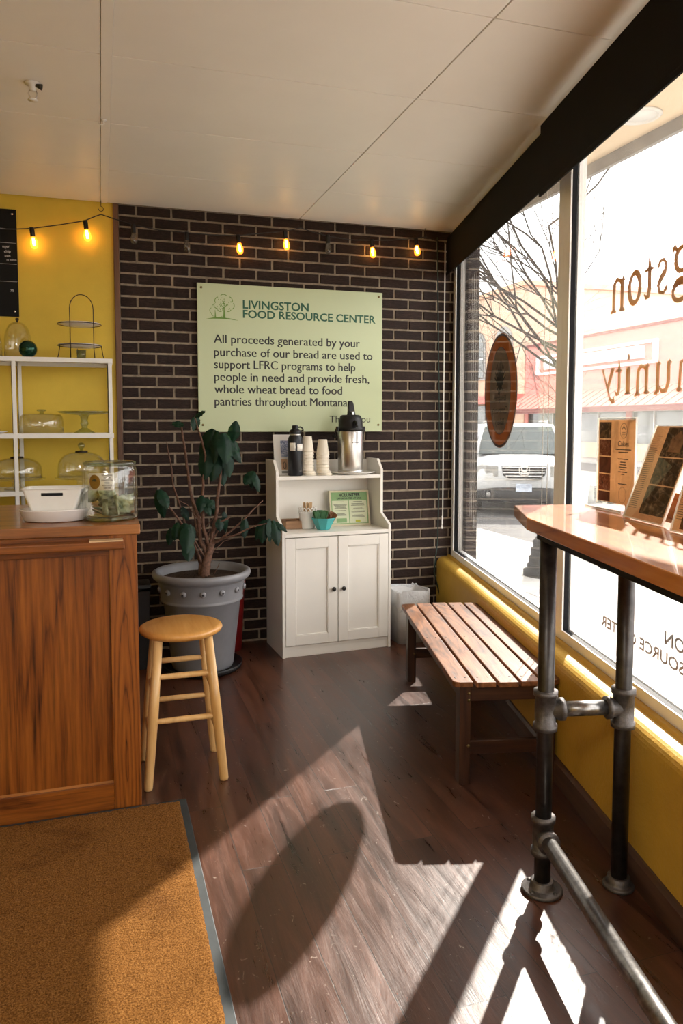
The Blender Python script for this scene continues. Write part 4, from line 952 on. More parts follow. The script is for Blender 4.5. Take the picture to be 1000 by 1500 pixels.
for (xa, xb, ya, yb, z) in ((-.052, .052, .118, .182, 0),):
    vs = []; fs = []
    for h in (0, .0006):
        for j in (ya, yb):
            for i in range(N_ + 1): vs.append(onjar(Vector((xa + (xb - xa) * i / N_, j, h))))
    for i in range(N_):
        a, b, c, d = i, N_ + 1 + i, 2 * (N_ + 1) + i, 3 * (N_ + 1) + i
        fs += [(a, a + 1, b + 1, b), (c, d, d + 1, c + 1), (a, c, c + 1, a + 1), (b, b + 1, d + 1, d)]
    m.add(vs, fs, True)
st_ = m.build('sticker', 'paper', jr)
m = MB()
for k, tx in enumerate(('DONATIONS', 'TO THE', 'LIVINGSTON', 'FOOD', 'RESOURCE', 'CENTER')):
    m.text(tx, Matrix(), height=.0062, width=.0042 * len(tx), align='C', fn=lambda q, k=k: onjar(Vector((q.x + .025, .1715 - k * .0095 + q.y, -.0004))), bold=.02)
m.build('sticker_text', 'ink', st_)
def jardisc(cx, cy, rx, ry, off, lo=-1.0):
    m = MB(); vs = []
    for i in range(21):
        u = -1 + 2 * i / 20; h = math.sqrt(max(0, 1 - u * u)); vs += [onjar(Vector((cx + rx * u, cy + ry * max(lo, -h), off))), onjar(Vector((cx + rx * u, cy + ry * h, off)))]
    return m.add(vs, [(2 * i, 2 * i + 2, 2 * i + 3, 2 * i + 1) for i in range(20)], True)
m = jardisc(-.024, .149, .024, .027, -.0004); m.build('round_logo', 'decalbrown', st_)
m = jardisc(-.024, .151, .010, .010, -.0006, 0.0); m.build('logo_mark', 'ink', st_)
random.seed(21)
for i in range(10):
    m = MB(); n_ = 14; lw, hh = .145, .062; curv = (14, 20, 30, 10, 26, 34, 6, 8, 22, 18)[i]
    vs = []; fs = []
    for k in range(2):
        for s in range(n_ + 1):
            u = (s / n_ - .5) * lw; a = u * curv; rad = 1 / curv
            vs.append((rad * math.sin(a), (k - .5) * hh, rad * (1 - math.cos(a)) + .003 * math.sin(5 * u / lw)))
    for s in range(n_): fs.append((s, s + 1, n_ + 2 + s, n_ + 1 + s))
    rot = [(10, 20, 10), (75, 10, 40), (60, -20, 150), (5, 8, 80), (80, 30, 95), (85, 0, 20), (8, -4, 140), (4, 6, 30), (70, 50, 200), (55, 20, 260)][i]
    loc = [(.0, .0, .03), (.03, -.03, .06), (-.03, -.02, .075), (.01, .01, .022), (.05, .0, .06), (-.01, -.035, .05), (0, 0, .018), (0, .0, .015), (-.045, .01, .10), (.0, .03, .07)][i]
    M4 = Matrix.Translation(loc) @ Matrix.Rotation(R(rot[2]), 4, 'Z') @ Matrix.Rotation(R(rot[0]), 4, 'X') @ Matrix.Rotation(R(rot[1]), 4, 'Y')
    q = [M4 @ Vector(v) for v in vs]
    # keep each note inside the jar wall and above its base
    zmin = min(p.z for p in q)
    if zmin < .0125: q = [p + Vector((0, 0, .0125 - zmin + i * .0006)) for p in q]
    for p in q:
        r_ = math.hypot(p.x, p.y); lim = JR - .010 - .0008 * i
        if r_ > lim: p.x *= lim / r_; p.y *= lim / r_
    m.add(q, fs, True)
    o = m.build('banknote', 'bill', loc=(.030, 3.0, CT)); md = o.modifiers.new('thick', 'SOLIDIFY'); md.thickness = .0006
    tag(o, 'crumpled banknote inside the glass donation jar', 'banknote', 'banknotes in the jar')
tr = thing('oval_dish', 'white oval dish under the napkin tray on the counter', 'dish', (-.172, 3.02, CT), R(-6))
MB().lathe([(0, 0), (.78, 0), (.90, .004), (1.0, .040), (1.02, .042), (1.02, .046), (.98, .046), (.88, .008), (0, .006)], seg=56, sx=.122, sy=.085).build('dish', 'plate', tr)
tu = thing('plastic_tray', 'white slotted plastic tray standing in the oval dish', 'tray', (-.170, 3.02, CT + .0065), R(-6))
def rr2(a, b, z, oy=0): return [(x, y + oy, z_) for x, y, z_ in rrect(a, b, z, .012, 4)]
m = MB(); m.loft([rr2(.068, .045, .0), rr2(.105, .062, .115), rr2(.110, .067, .116), rr2(.110, .067, .120), rr2(.102, .059, .1195), rr2(.064, .041, .004)], False); m.build('tray_body', 'white', tu, .001, 1)
m = MB(); m.box((-.038, -.0605, .092), (.038, -.052, .103), Matrix.Translation((0, .0, 0))); m.build('handle_slot', 'gasket', tu)
tp = thing('folded_paper', 'white folded paper leaning in the oval dish', 'paper', (-.068, 3.0, CT + .012), R(-6))
m = MB(); m.add([(-.02, 0, .0), (.025, -.01, .03), (.02, .04, .10), (-.03, .05, .07)], [(0, 1, 2, 3)]); o = m.build('sheet', 'white', tp); o.modifiers.new('t', 'SOLIDIFY').thickness = .001
# ================================================================ GLASSWARE ON THE RACK
GY = 4.615
def dome(name_z, x, r_, h, label, flat=False, stand=None, group='glass cake domes'):
    z = name_z
    o = thing('cake_dome', label, 'cake dome', (x, GY, z), 0, group)
    b = 0
    if stand:
        MB().lathe([(0, 0), (r_ * .55, 0), (r_ * .55, .006), (r_ * .22, .02), (r_ * .2, stand - .02), (r_ * .4, stand - .012), (r_ * 1.12, stand - .01), (r_ * 1.14, stand - .002), (r_ * 1.1, stand), (0, stand)], seg=48).build('stand', 'glass', o); b = stand
    t_ = .0035
    if flat: pr_ = [(r_, 0), (r_ * 1.0, h * .55), (r_ * .95, h * .85), (r_ * .85, h * .97), (r_ * .5, h), (0, h)]
    else: pr_ = [(r_ * 1.02, 0), (r_, h * .35)] + [(r_ * math.cos(R(a)) ** .75, h * .42 + h * .58 * math.sin(R(a))) for a in range(12, 90, 11)] + [(0.001, h)]
    inn = [(max(0, q - t_), zz - (t_ if zz > h * .3 else 0)) for q, zz in reversed(pr_)]
    MB().lathe([(q, zz + b) for q, zz in pr_ + inn], seg=48).build('dome', 'glass', o)
    if flat: MB().lathe([(0, h), (.012, h), (.010, h + .012), (.026, h + .016), (.026, h + .024), (.0, h + .026)], (0, 0, b), 24).build('knob', 'glassedge', o)
    elif r_ > .1:
        MB().lathe([(0, h - .004), (.036, h - .004), (.034, h + .006), (0, h + .007)], (0, 0, b), 28).build('collar', 'wire', o)
        MB().lathe([(0, h + .007), (.010, h + .008), (.008, h + .016), (.018, h + .028), (.020, h + .038), (.014, h + .05), (0, h + .054)], (0, 0, b), 24).build('knob', 'glassedge', o)
    else: MB().lathe([(0, h - .002), (.006, h), (.005, h + .006), (.010, h + .012), (.009, h + .02), (0, h + .024)], (0, 0, b), 20).build('knob', 'wire', o)
    return o
dome(ST[0], -.432, .072, .205, 'tall narrow glass cloche on the rack top beside the green ball', group='glass cloches')
dome(ST[0], -.575, .062, .165, 'shorter glass cloche behind the tall one on the rack top', group='glass cloches')
dome(ST[1], -.318, .118, .112, 'low flat-topped glass dome on the middle shelf', True)
dome(ST[2], -.455, .131, .115, 'wide low glass dome with dark collar on the lower shelf, crossed by a rack post', False, .065)
dome(ST[2], -.108, .132, .145, 'taller glass dome with dark collar and ball knob on the lower shelf behind the tray', False, .065)
cs = thing('cake_stand', 'clear glass pedestal cake stand on the middle shelf', 'cake stand', (-.088, GY, ST[1]))
MB().lathe([(0, 0), (.058, 0), (.060, .003), (.04, .016), (.018, .030), (.014, .036), (.019, .046), (.024, .058), (.019, .070), (.016, .078), (.022, .082), (.022, .094), (.03, .106), (.10, .110), (.138, .118), (.146, .126), (.142, .127), (.10, .117), (0, .114)], seg=56).build('stand', 'glassedge', cs)
cup_ = thing('white_plate', 'white plate lying flat on the middle rack shelf', 'plate', (-.60, GY, ST[1]))
MB().lathe([(0, 0), (.06, 0), (.10, .010), (.10, .013), (.06, .004), (0, .004)], seg=40).build('plate', 'plate', cup_)
gb = MB().lathe([(.048 * math.sin(R(a)), .048 - .048 * math.cos(R(a))) for a in range(0, 181, 9)], seg=40).build('glass_ball', 'ball', loc=(-.372, 4.52, ST[0]))
tag(gb, 'shiny dark green ball on the rack top', 'ball')
tt = thing('tiered_tray', 'two-tier wire stand with white plates on the rack top', 'tiered stand', (-.102, GY, ST[0]), R(8))
for z, r_ in ((.078, .122), (.200, .122)):
    MB().lathe([(0, z - .004), (.075, z - .004), (r_ - .006, z + .008), (r_ - .004, z + .010), (r_ - .009, z + .011), (.075, z), (0, z)], seg=48).build('plate', 'plate', tt)
m = MB()
for z in (.078, .200): m.tube([(.120 * math.cos(R(a)), .120 * math.sin(R(a)), z + .004) for a in range(0, 360, 10)], .0022, 6, True)
hw = .063
m.tube([(-hw, -.105, 0), (-hw, -.105, .28)] + [(-hw * math.cos(R(a)), -.105 + .0 * a, .28 + .078 * math.sin(R(a))) for a in range(15, 180, 15)] + [(hw, -.105, .28), (hw, -.105, .06), (hw + .004, -.105, .0)], .0026, 8)
for a in (200, 340, 90): m.tube([(.120 * math.cos(R(a)), .120 * math.sin(R(a)), .08), (.128 * math.cos(R(a)), .128 * math.sin(R(a)), .03), (.136 * math.cos(R(a)), .136 * math.sin(R(a)), .0)], .0024, 6)
m.build('wire_frame', 'wire', tt)
gg = MB().lathe([(0, 0), (.024, 0), (.027, .058), (.025, .058), (.022, .005), (0, .005)], seg=28).build('drinking_glass', 'glassedge', loc=(-.095, GY - .03, ST[0])); tag(gg, 'small clear glass under the two-tier stand', 'glass')
# ================================================================ ON THE CABINET  (cabinet local -> world)
def CB(x, y, z): c, s = math.cos(CA), math.sin(CA); return Vector((1.028 + c * x - s * y, 4.385 + s * x + c * y, z))
ZU, ZL = 1.1055, .7655
bo = thing('water_bottle', 'matte black water bottle on the cabinet top shelf', 'bottle', CB(.147, .200, ZU), CA)
MB().lathe([(0, 0), (.043, 0), (.046, .004), (.046, .222), (.043, .240), (.034, .254), (.032, .262), (0, .262)], seg=40).build('bottle_body', 'bottle', bo)
MB().lathe([(0, .2625), (.036, .2625), (.037, .268), (.036, .284), (.022, .292), (.020, .296), (.020, .312), (.016, .317), (0, .318)], seg=32).build('cap', 'black', bo)
MB().lathe([(.0355, .2535), (.037, .256), (.037, .261), (.0345, .2622)], seg=32).build('steel_collar', 'steel', bo)
MB().tube([(.018, 0, .304), (.034, -.006, .306), (.046, -.008, .298), (.05, -.008, .286), (.038, -.004, .280)], .005, 8).build('carry_loop', 'black', bo)
def onb(x, z, r_): a = R(-96) + x / r_; return (r_ * math.cos(a), r_ * math.sin(a), z)
for (xa, xb, za, zb) in ((-.048, -.008, .158, .208), (.004, .052, .158, .200)):
    m = MB(); vs = [onb(xa + (xb - xa) * i / 8, z, .0466) for z in (za, zb) for i in range(9)]; m.add(vs, [(i, i + 1, 10 + i, 9 + i) for i in range(8)], True); o = m.build('paper_label', 'paper', bo); o.modifiers.new('t', 'SOLIDIFY').thickness = .0004
m = MB(); m.add([onb(.018 + .02 * i / 4, z, .0466) for z in (.028, .033) for i in range(5)], [(i, i + 1, 6 + i, 5 + i) for i in range(4)], True); m.build('printed_mark', 'greyink', bo)
CPH = .098
def cup_mesh():
    return [(.0405, 0), (.0425, .002), (.0425, .006), (.0405, .008), (.0275, CPH - .001), (.0275, CPH), (.0250, CPH), (.0245, CPH - .004), (0, CPH - .005)]
def cup(label, loc, grp):
    o = thing('paper_cup', label, 'cup', loc, 0, grp)
    MB().lathe(cup_mesh(), seg=36).build('cup_body', 'cup', o)
    MB().lathe([(.0352, .0435), (.0346, .0475)], seg=36).build('green_band', 'leafink', o).location = (0, 0, .0)
    return o
for si, (x, y, nn, h0, nm) in enumerate(((.232, .215, 7, .026, 'stack beside the black bottle'), (.330, .200, 6, .026, 'stack beside the steel airpot'))):
    base = CB(x, y, ZU)
    for k in range(2):
        lo = thing('cup_lid', 'white paper cup lid at the foot of the %s' % nm, 'lid', base + Vector((.012 - .006 * k, -.004, .0132 * k)), 0, 'lids under the %s' % nm)
        MB().lathe([(0, .0), (.046, 0), (.048, .003), (.046, .006), (.043, .0115), (.040, .013), (0, .013)], seg=36).build('lid', 'cup', lo)
    c0 = cup('upside-down paper cup, topmost of the %s' % nm, base + Vector((0, 0, h0 + .0205 * (nn - 1) + .0005)), 'paper cups in the %s' % nm)
    for k in range(nn - 1):
        c = copy_tree(c0); place(c, base + Vector((0, 0, h0 + .0005 + .0205 * k)), label='nested upside-down paper cup below the top of the %s' % nm)
pl_ = MB().lathe([(0, 0), (.08, 0), (.10, .004), (.137, .012), (.142, .014), (.142, .017), (.135, .017), (.10, .008), (0, .007)], seg=56).build('serving_plate', 'white', loc=CB(.543, .215, ZU), rotz=0); tag(pl_, 'white plate under the steel airpot', 'plate')
ai = thing('coffee_airpot', 'stainless steel airpot with black pump lid on a white plate', 'airpot', CB(.527, .215, ZU + .0075), CA)
AR = .083
MB().lathe([(0, 0), (AR - .003, 0), (AR, .004), (AR, .268), (AR - .002, .272), (0, .272)], seg=56).build('steel_body', 'steel', ai)
MB().lathe([(0, .0), (AR + .0008, .0), (AR + .0012, .02), (AR - .002, .0215), (0, .0215)], seg=56).build('base_ring', 'steel', ai)
MB().lathe([(0, .2725), (AR + .002, .2725), (AR + .006, .278), (AR + .005, .296), (AR - .004, .302), (AR - .006, .34), (AR - .016, .368), (AR - .03, .376), (0, .378)], seg=56).build('lid', 'black', ai)
for s in (-1, 1):
    MB().cbox((s * (AR + .006), 0, .287), (.016, .034, .03)).build('handle_mount', 'black', ai, .004)
MB().tube([(-(AR + .014), 0, .29), (-(AR + .016), .03, .25), (-(AR + .010), .075, .235), (-.05, .092, .232), (.05, .092, .232), (AR + .010, .075, .235), (AR + .016, .03, .25), (AR + .014, 0, .29)], .006, 10).build('carry_handle', 'black', ai)
m = MB(); m.loft([[(x * k + .0, y * k2 - .012 + oy, z) for x, y in ((-.02, -.02), (.02, -.02), (.02, .02), (-.02, .02))] for k, k2, oy, z in ((1.15, 1.1, 0, .372), (1.05, .8, .002, .40), (.95, .55, .012, .445), (.75, .45, .018, .462), (.5, .3, .019, .466))], False); m.build('pump_lever', 'black', ai, .004)
MB().cbox((0, -.034, .386), (.018, .022, .022)).build('lever_catch', 'steel', ai, .003)
m = MB(); m.tube([(0, -.07, .33), (0, -.105, .318), (0, -.112, .298)], [.014, .011, .008], 14); m.build('spout', 'black', ai)
m = MB(); m.box((-.022, -.0836, .196), (-.016, -.0826, .202)); m.box((-.012, -.0838, .1975), (.030, -.080, .2005)); m.build('printed_mark', 'ink', ai)
# leaflet card behind the bottle
lc = thing('leaflet_stand', 'white card stand with blue leaflet behind the black bottle', 'leaflet', CB(.036, .275, ZU), CA + R(-4))
Ml = Matrix.Rotation(R(-14), 4, 'X')
MB().box((0, 0, 0), (.165, .004, .265), Ml).build('card_back', 'white', lc, .0005, 1)
m = MB(); m.box((.045, -.0008, .115), (.152, -.0001, .225), Ml); m.build('blue_leaflet', 'photoblue', lc)
m = MB(); m.box((.045, -.0008, .035), (.085, -.0001, .105), Ml); m.build('small_card', 'kraft', lc)
m = MB(); m.ribbon(circ(.066, .062, .009, .022, 14), .004, .0003, Ml @ Matrix.Translation((0, -.0009, 0)) @ Matrix.Rotation(R(90), 4, 'X')); m.box((.045, -.001, .022), (.15, -.0001, .026), Ml); m.box((.045, -.001, .012), (.10, -.0001, .017), Ml); m.box((.09, -.001, .05), (.15, -.0001, .10), Ml)
m.build('printed_marks', 'greyink', lc)
# wooden box with napkins
nb = thing('napkin_box', 'open rough wooden box with brown napkins on the cabinet counter', 'box', CB(.105, .20, ZL), CA + R(-3))
m = MB(); bw, bd_, bh = .105, .13, .052
m.box((-.02, 0, 0), (bw, .008, bh)); m.box((-.02, bd_ - .008, 0), (bw, bd_, bh)); m.box((-.02, .0085, 0), (-.012, bd_ - .0085, bh)); m.box((bw - .008, .0085, 0), (bw, bd_ - .0085, bh)); m.box((-.012, .0085, 0), (bw - .0085, bd_ - .0085, .006)); m.build('box_sides', 'boxwood', nb, .0012, 1)
for k in range(2):
    n_ = MB(); n_.prism([(.0, .014), (.088, .014), (.092, .11), (.045, .118), (.002, .11)], .0068 + k * .017, .0218 + k * .017, M=Matrix.Rotation(R(-4 + 6 * k), 4, 'Z')); o = n_.build('napkin_stack', 'napkin', loc=CB(.105, .20, ZL), rotz=CA + R(-3), bevel=.003)
    tag(o, ('upper' if k else 'lower') + ' folded brown napkin pad in the wooden box', 'napkin', 'napkins in the wooden box')
# white lace pot with stir sticks
lp = thing('lace_pot', 'white openwork pot holding wooden stir sticks', 'pot', CB(.232, .215, ZL), CA)
m = MB(); m.lathe([(0, 0), (.043, 0), (.047, .004), (.056, .105), (.058, .106), (.058, .112), (.055, .112), (.053, .104), (.044, .008), (0, .008)], seg=48); m.build('pot_body', 'white', lp)
m = MB()
for k in range(14):
    a0 = 2 * math.pi * k / 14
    m.tube([((.0565 + .001 * math.sin(R(b))) * math.cos(a0 + .20 * math.cos(R(b))), (.0565 + .001 * math.sin(R(b))) * math.sin(a0 + .20 * math.cos(R(b))), .110 + .024 * math.sin(R(b))) for b in range(0, 181, 20)], .0028, 6)
    m.tube([(.0567 * math.cos(a0 + .1 * math.cos(R(b))), .0567 * math.sin(a0 + .1 * math.cos(R(b))), .100 + .012 * math.sin(R(b))) for b in range(0, 181, 30)], .0022, 6)
m.build('lace_rim', 'white', lp)
random.seed(5)
sk = None
for k in range(16):
    a = random.uniform(0, 6.28); r_ = random.uniform(.006, .034); tl = random.uniform(.02, .16); az = a + random.uniform(-.4, .4)
    if sk is None:
        sk = MB().box((-.0045, -.001, .012), (.0045, .001, .165)).build('stir_stick', 'stick', bevel=.0005, seg=1); tag(sk, 'flat wooden stir stick standing in the white lace pot', 'stir stick', 'stir sticks in the lace pot'); o = sk
    else: o = copy_tree(sk)
    o.location = CB(.232, .215, ZL) + Vector((r_ * .6 * math.cos(a), r_ * .6 * math.sin(a), 0.0)); o.rotation_euler = (tl * -math.sin(az), tl * math.cos(az), random.uniform(-.6, .6))
# teal bowl of packets
tbw = thing('teal_bowl', 'octagonal teal bowl of packets in front of the volunteer sign', 'bowl', CB(.308, .125, ZL), CA)
MB().lathe([(0, 0), (.040, 0), (.044, .004), (.078, .070), (.079, .076), (.074, .076), (.041, .010), (0, .008)], seg=8, smooth=False).build('bowl', 'teal', tbw, .002)
pk = {}
for k in range(20):
    kind = 'packgreen' if k < 9 else 'packbrown'
    if kind not in pk:
        m = MB(); m.box((-.014, -.0016, 0), (.014, .0016, .070)); m.box((-.014, -.0003, .070), (.014, .0003, .076)); pk[kind] = m.build('sugar_packet', kind, bevel=.0012, seg=1); o = pk[kind]
    else: o = copy_tree(pk[kind])
    if kind == 'packgreen': x, y, tx_, ty_, z = -.042 + .009 * (k % 5), -.02 + .026 * (k // 5), random.uniform(-.25, .25), -.35 + .16 * (k % 5) + random.uniform(-.1, .1), .047
    else: j = k - 9; x, y, tx_, ty_, z = .004 + .010 * (j % 5), -.028 + .026 * (j // 5), random.uniform(-.5, .3), .5 + random.uniform(-.4, .2), .040
    o.location = CB(.308 + x, .125 + y, ZL + z); o.rotation_euler = (tx_, ty_, random.uniform(-.9, .9))
    tag(o, ('green' if k < 9 else 'brown') + ' paper packet standing in the teal bowl', 'packet', ('green' if k < 9 else 'brown') + ' packets in the teal bowl')
# volunteer sign
vs_ = thing('volunteer_sign', 'small framed green volunteer notice leaning on the cabinet counter', 'sign', CB(.405, .255, ZL), CA + R(-5))
Ml = Matrix.Rotation(R(-13), 4, 'X'); VW, VH = .272, .232
m = MB(); m.box((0, 0, 0), (VW, .012, .011), Ml); m.box((0, 0, VH - .011), (VW, .012, VH), Ml); m.box((0, 0, .011), (.011, .012, VH - .011), Ml); m.box((VW - .011, 0, .011), (VW, .012, VH - .011), Ml); m.build('frame', 'woodframe', vs_)
MB().box((.0105, .004, .0105), (VW - .0105, .010, VH - .0105), Ml).build('green_card', 'printgreen', vs_)
MVs = Ml @ Matrix.Translation((0, .0036, 0)) @ Matrix.Rotation(R(90), 4, 'X')
m = MB(); m.box((.018, .016, 0), (.128, .165, .0003), MVs); m.box((.134, .016, 0), (VW - .018, .165, .0003), MVs); m.build('pale_panels', 'printpale', vs_)
m = MB(); m.text('VOLUNTEER', MVs @ Matrix.Translation((VW / 2 + .004, .192, .0004)), height=.023, width=.145, align='C', bold=.03); m.text('OPPORTUNITIES AT LFRC', MVs @ Matrix.Translation((VW / 2, .1745, .0004)), height=.0115, width=.17, align='C', bold=.03)
for (xa, xb, rows) in ((.026, .120, (.155, .138, .133, .128, .122, .117, .112, .098, .078, .073, .066)), (.142, .244, (.155, .142, .136, .130, .112, .106, .092, .086, .066, .060, .054))):
    for i, z in enumerate(rows):
        dd_ = (.02 if i % 4 == 0 else random.uniform(0, .012)); m.box((xa + dd_, z, .0004), (xb - dd_, z + .0024, .0008), MVs)
m.build('black_print', 'ink', vs_)
m = MB(); m.box((.172, .020, .0004), (.205, .036, .0008), MVs); m.build('lime_block', 'printlime', vs_)
m = MB(); m.box((.042, .020, .0004), (.112, .048, .0008), MVs); m.build('green_block', 'printgreen', vs_)
# ================================================================ OUTSIDE: street furniture, trees, cars, buildings
bl = thing('street_bollard', 'ribbed dark cast iron bollard base on the pavement outside', 'bollard', (4.52, 6.98, -.2))
MB().lathe([(0, 0), (.21, 0), (.21, .06), (.17, .075), (.17, .12), (.15, .14), (.155, .20), (.13, .22), (.135, .29), (.11, .31), (.115, .37), (.09, .40), (.06, .45), (0, .46)], seg=28).build('post', 'darkiron', bl)
def bare_tree(label, loc, h, lean, seed, spread, depth, r0, keep=None, NB=4):
    random.seed(seed); o = thing('bare_tree', label, 'tree', loc)
    m = MB(); tw = MB()
    def grow(p, d, ln, r, lev):
        n = 4; pts = [p]; q = p.copy(); dd = d.copy()
        for i in range(n):
            dd = (dd + Vector((random.gauss(0, .12), random.gauss(0, .12), random.gauss(0.02, .10)))).normalized(); q = q + dd * ln / n; pts.append(q.copy())
        (m if lev < 3 else tw).tube(pts, [r * (1 - .38 * i / n) for i in range(n + 1)], 7 if lev < 2 else (5 if lev < 4 else 3), caps=False)
        if lev >= depth: return
        for k in range(random.choice((3, 3, 4)) if lev < depth - 1 else 3):
            nd = (dd + Vector((random.gauss(0, spread), random.gauss(0, spread), random.gauss(.05, spread * .8)))).normalized()
            if keep and lev < 3: nd = (nd + Vector(keep) * .25).normalized()
            st_i = random.choice((2, 3, 4)) if k else 4
            grow(pts[st_i], nd, ln * random.uniform(.62, .86), r * .66 * (1 - .1 * k), lev + 1)
    top = Vector(lean).normalized() * h; m.tube([Vector((0, 0, 0)), top * .5, top], [r0, r0 * .9, r0 * .8], 10)
    for k in range(NB):
        dv = Vector((math.cos(k * 1.6 + seed), math.sin(k * 1.6 + seed), .9 + .12 * (k % 3))) + Vector(keep or (0, 0, 0)) * 1.3
        grow(top * (.92 + .02 * k), dv.normalized(), h * random.uniform(.5, .72), r0 * .22, 1)
    m.build('trunk', 'treebark', o); tw.build('twigs', 'treebark', o); return o
bare_tree('bare branched tree beyond the far window, twigs filling its upper half', (5.02, 7.36, -.2), 2.3, (0, 0, 1), 11, .42, 6, .075, (-.62, .35, .0), 13)
bare_tree('bare tree in front of the red shop across the street', (21.9, 31.5, -.28), 2.2, (0, 0, 1), 5, .30, 5, .09, (-.55, 0, .1))

def sup(cx, hw, z0, z1, y, n=20, ex=4.0):
    out = []; zc, hz = (z0 + z1) / 2, (z1 - z0) / 2
    for k in range(n):
        a = 2 * math.pi * (k + .5) / n; c, s = math.cos(a), math.sin(a)
        out.append((cx + hw * abs(c) ** (2 / ex) * (1 if c > 0 else -1), y, zc + hz * abs(s) ** (2 / ex) * (1 if s > 0 else -1)))
    return out
def suv(label, loc, heading, paint):
    """front of the car at local y=0, rear at +y"""
    o = thing('parked_suv', label, 'car', loc, heading)
    S = [(.0, .74, .46, .86), (.05, .86, .38, 1.0), (.18, .94, .30, 1.05), (.5, .975, .27, 1.09), (1.1, .99, .27, 1.15), (1.5, .995, .27, 1.20), (2.6, 1.0, .27, 1.21), (4.2, .99, .30, 1.22), (4.65, .96, .38, 1.20), (4.8, .88, .5, 1.1)]
    MB().loft([sup(0, b, c, d, a) for a, b, c, d in S]).build('body', paint, o)
    def rect(y0, y1, hw0, hw1, z): return [(-hw0, y0, z), (hw0, y0, z), (hw1, y1, z), (-hw1, y1, z)]
    MB().loft([rect(1.22, 4.66, .88, .90, 1.17), rect(1.55, 4.60, .83, .86, 1.42), rect(2.02, 4.42, .73, .76, 1.76)], False).build('glasshouse', 'carglass', o, .02)
    MB().loft([rect(1.98, 4.46, .74, .77, 1.745), rect(2.06, 4.40, .72, .75, 1.795), rect(2.3, 4.2, .62, .64, 1.82)], False).build('roof', paint, o, .015)
    m = MB()
    for s in (-1, 1):
        m.tube([(s * .885, 1.2, 1.17), (s * .838, 1.55, 1.42), (s * .735, 2.0, 1.765)], .032, 8); m.tube([(s * .905, 2.75, 1.19), (s * .755, 2.8, 1.76)], .04, 8); m.tube([(s * .91, 3.75, 1.19), (s * .765, 3.7, 1.76)], .045, 8); m.tube([(s * .905, 4.66, 1.17), (s * .77, 4.42, 1.77)], .06, 8)
    m.build('pillars', paint, o)
    m = MB()
    for s in (-1, 1): m.tube([(s * .66, 2.2, 1.80), (s * .66, 2.3, 1.86), (s * .67, 4.2, 1.87), (s * .67, 4.3, 1.81)], .018, 8)
    m.build('roof_rails', 'carwhite', o)
    MB().loft([sup(0, .80, .25, .56, -.012), sup(0, .93, .24, .55, .10), sup(0, .985, .24, .50, .45)]).build('lower_bumper', 'trimdark', o)
    MB().loft([sup(0, .985, .22, .40, .5), sup(0, 1.005, .22, .40, 1.0), sup(0, 1.005, .22, .40, 4.2), sup(0, .97, .3, .5, 4.7)]).build('sill_cladding', 'trimdark', o)
    m = MB(); m.prism([(-.43, .98), (.43, .98), (.40, .80), (.30, .745), (-.30, .745), (-.40, .80)], -.02, .05, (0, 2, 1)); g = m.build('grille', 'trimdark', o, .01)
    for z, hw in ((.955, .42), (.90, .41), (.845, .395), (.785, .35)): MB().box((-hw, -.045, z - .012), (hw, -.0205, z + .012)).build('grille_bar', 'chrome' if paint == 'carwhite' else 'trimdark', g, .006)
    m = MB(); m.ribbon([(-.35, .748), (-.28, .728), (.28, .728), (.35, .748)], .022, .02, Matrix.Translation((0, -.025, 0)) @ Matrix.Rotation(R(90), 4, 'X')); m.build('lower_trim', 'chrome' if paint == 'carwhite' else 'trimdark', g)
    m = MB(); MH = Matrix.Translation((0, -.055, .885)) @ Matrix.Rotation(R(90), 4, 'X')
    m.ribbon([(-.07, .085), (.07, .085), (.10, .07), (.085, -.06), (.06, -.08), (-.06, -.08), (-.085, -.06), (-.10, .07), (-.07, .085)], .016, .015, MH)
    m.ribbon([(-.055, .07), (-.04, 0), (-.055, -.065)], .02, .015, MH); m.ribbon([(.055, .07), (.04, 0), (.055, -.065)], .02, .015, MH); m.ribbon([(-.04, .0), (.04, .0)], .018, .015, MH); m.build('emblem', 'chrome', g)
    for s in (-1, 1):
        m = MB(); m.loft([[(s * .50, -.01, .77), (s * .50, -.01, .985), (s * .50, .12, .99), (s * .50, .12, .77)], [(s * .74, .015, .755), (s * .72, .015, .985), (s * .72, .16, 1.0), (s * .74, .16, .755)], [(s * .945, .16, .77), (s * .93, .16, .98), (s * .93, .36, 1.0), (s * .945, .36, .78)]], False); m.build('headlamp', 'lamp', o, .012)
        m = MB(); m.lathe([(0, .02), (.07, .02), (.085, .0), (.085, -.05), (0, -.05)], seg=20, M=Matrix.Translation((s * .68, -.005, .42)) @ Matrix.Rotation(R(90), 4, 'X')); fg = m.build('fog_lamp', 'gasket', o)
        MB().lathe([(0, .03), (.045, .026), (.05, .02), (0, .02)], seg=20, M=Matrix.Translation((s * .68, -.005, .42)) @ Matrix.Rotation(R(90), 4, 'X')).build('fog_lens', 'lamp', fg)
        m = MB(); m.loft([sup(s * 1.10, .10, 1.17, 1.34, 1.62, 12, 3), sup(s * 1.10, .11, 1.15, 1.35, 1.72, 12, 3), sup(s * 1.09, .09, 1.17, 1.33, 1.78, 12, 3)]); m.tube([(s * .90, 1.72, 1.20), (s * 1.02, 1.70, 1.23)], .025, 8); m.build('side_mirror', paint, o)
        for y in (.92, 3.72):
            m = MB(); MW = Matrix.Translation((s * .90, y, .36)) @ Matrix.Rotation(R(90), 4, 'Y')
            m.lathe([(0, -.11), (.33, -.11), (.36, -.08), (.36, .08), (.33, .115), (.24, .118), (0, .10)], seg=32, M=MW); wh = m.build('wheel', 'tyre', o)
            MB().lathe([(0, s * .124), (.05, s * .126), (.22, s * .12), (.23, s * .108), (.0, s * .106)], seg=32, M=MW).build('hub', 'steel', wh)
    MB().box((-.155 + .0, -.032, .475), (.155, -.0205, .63)).build('number_plate', 'plateblue', o, .006)
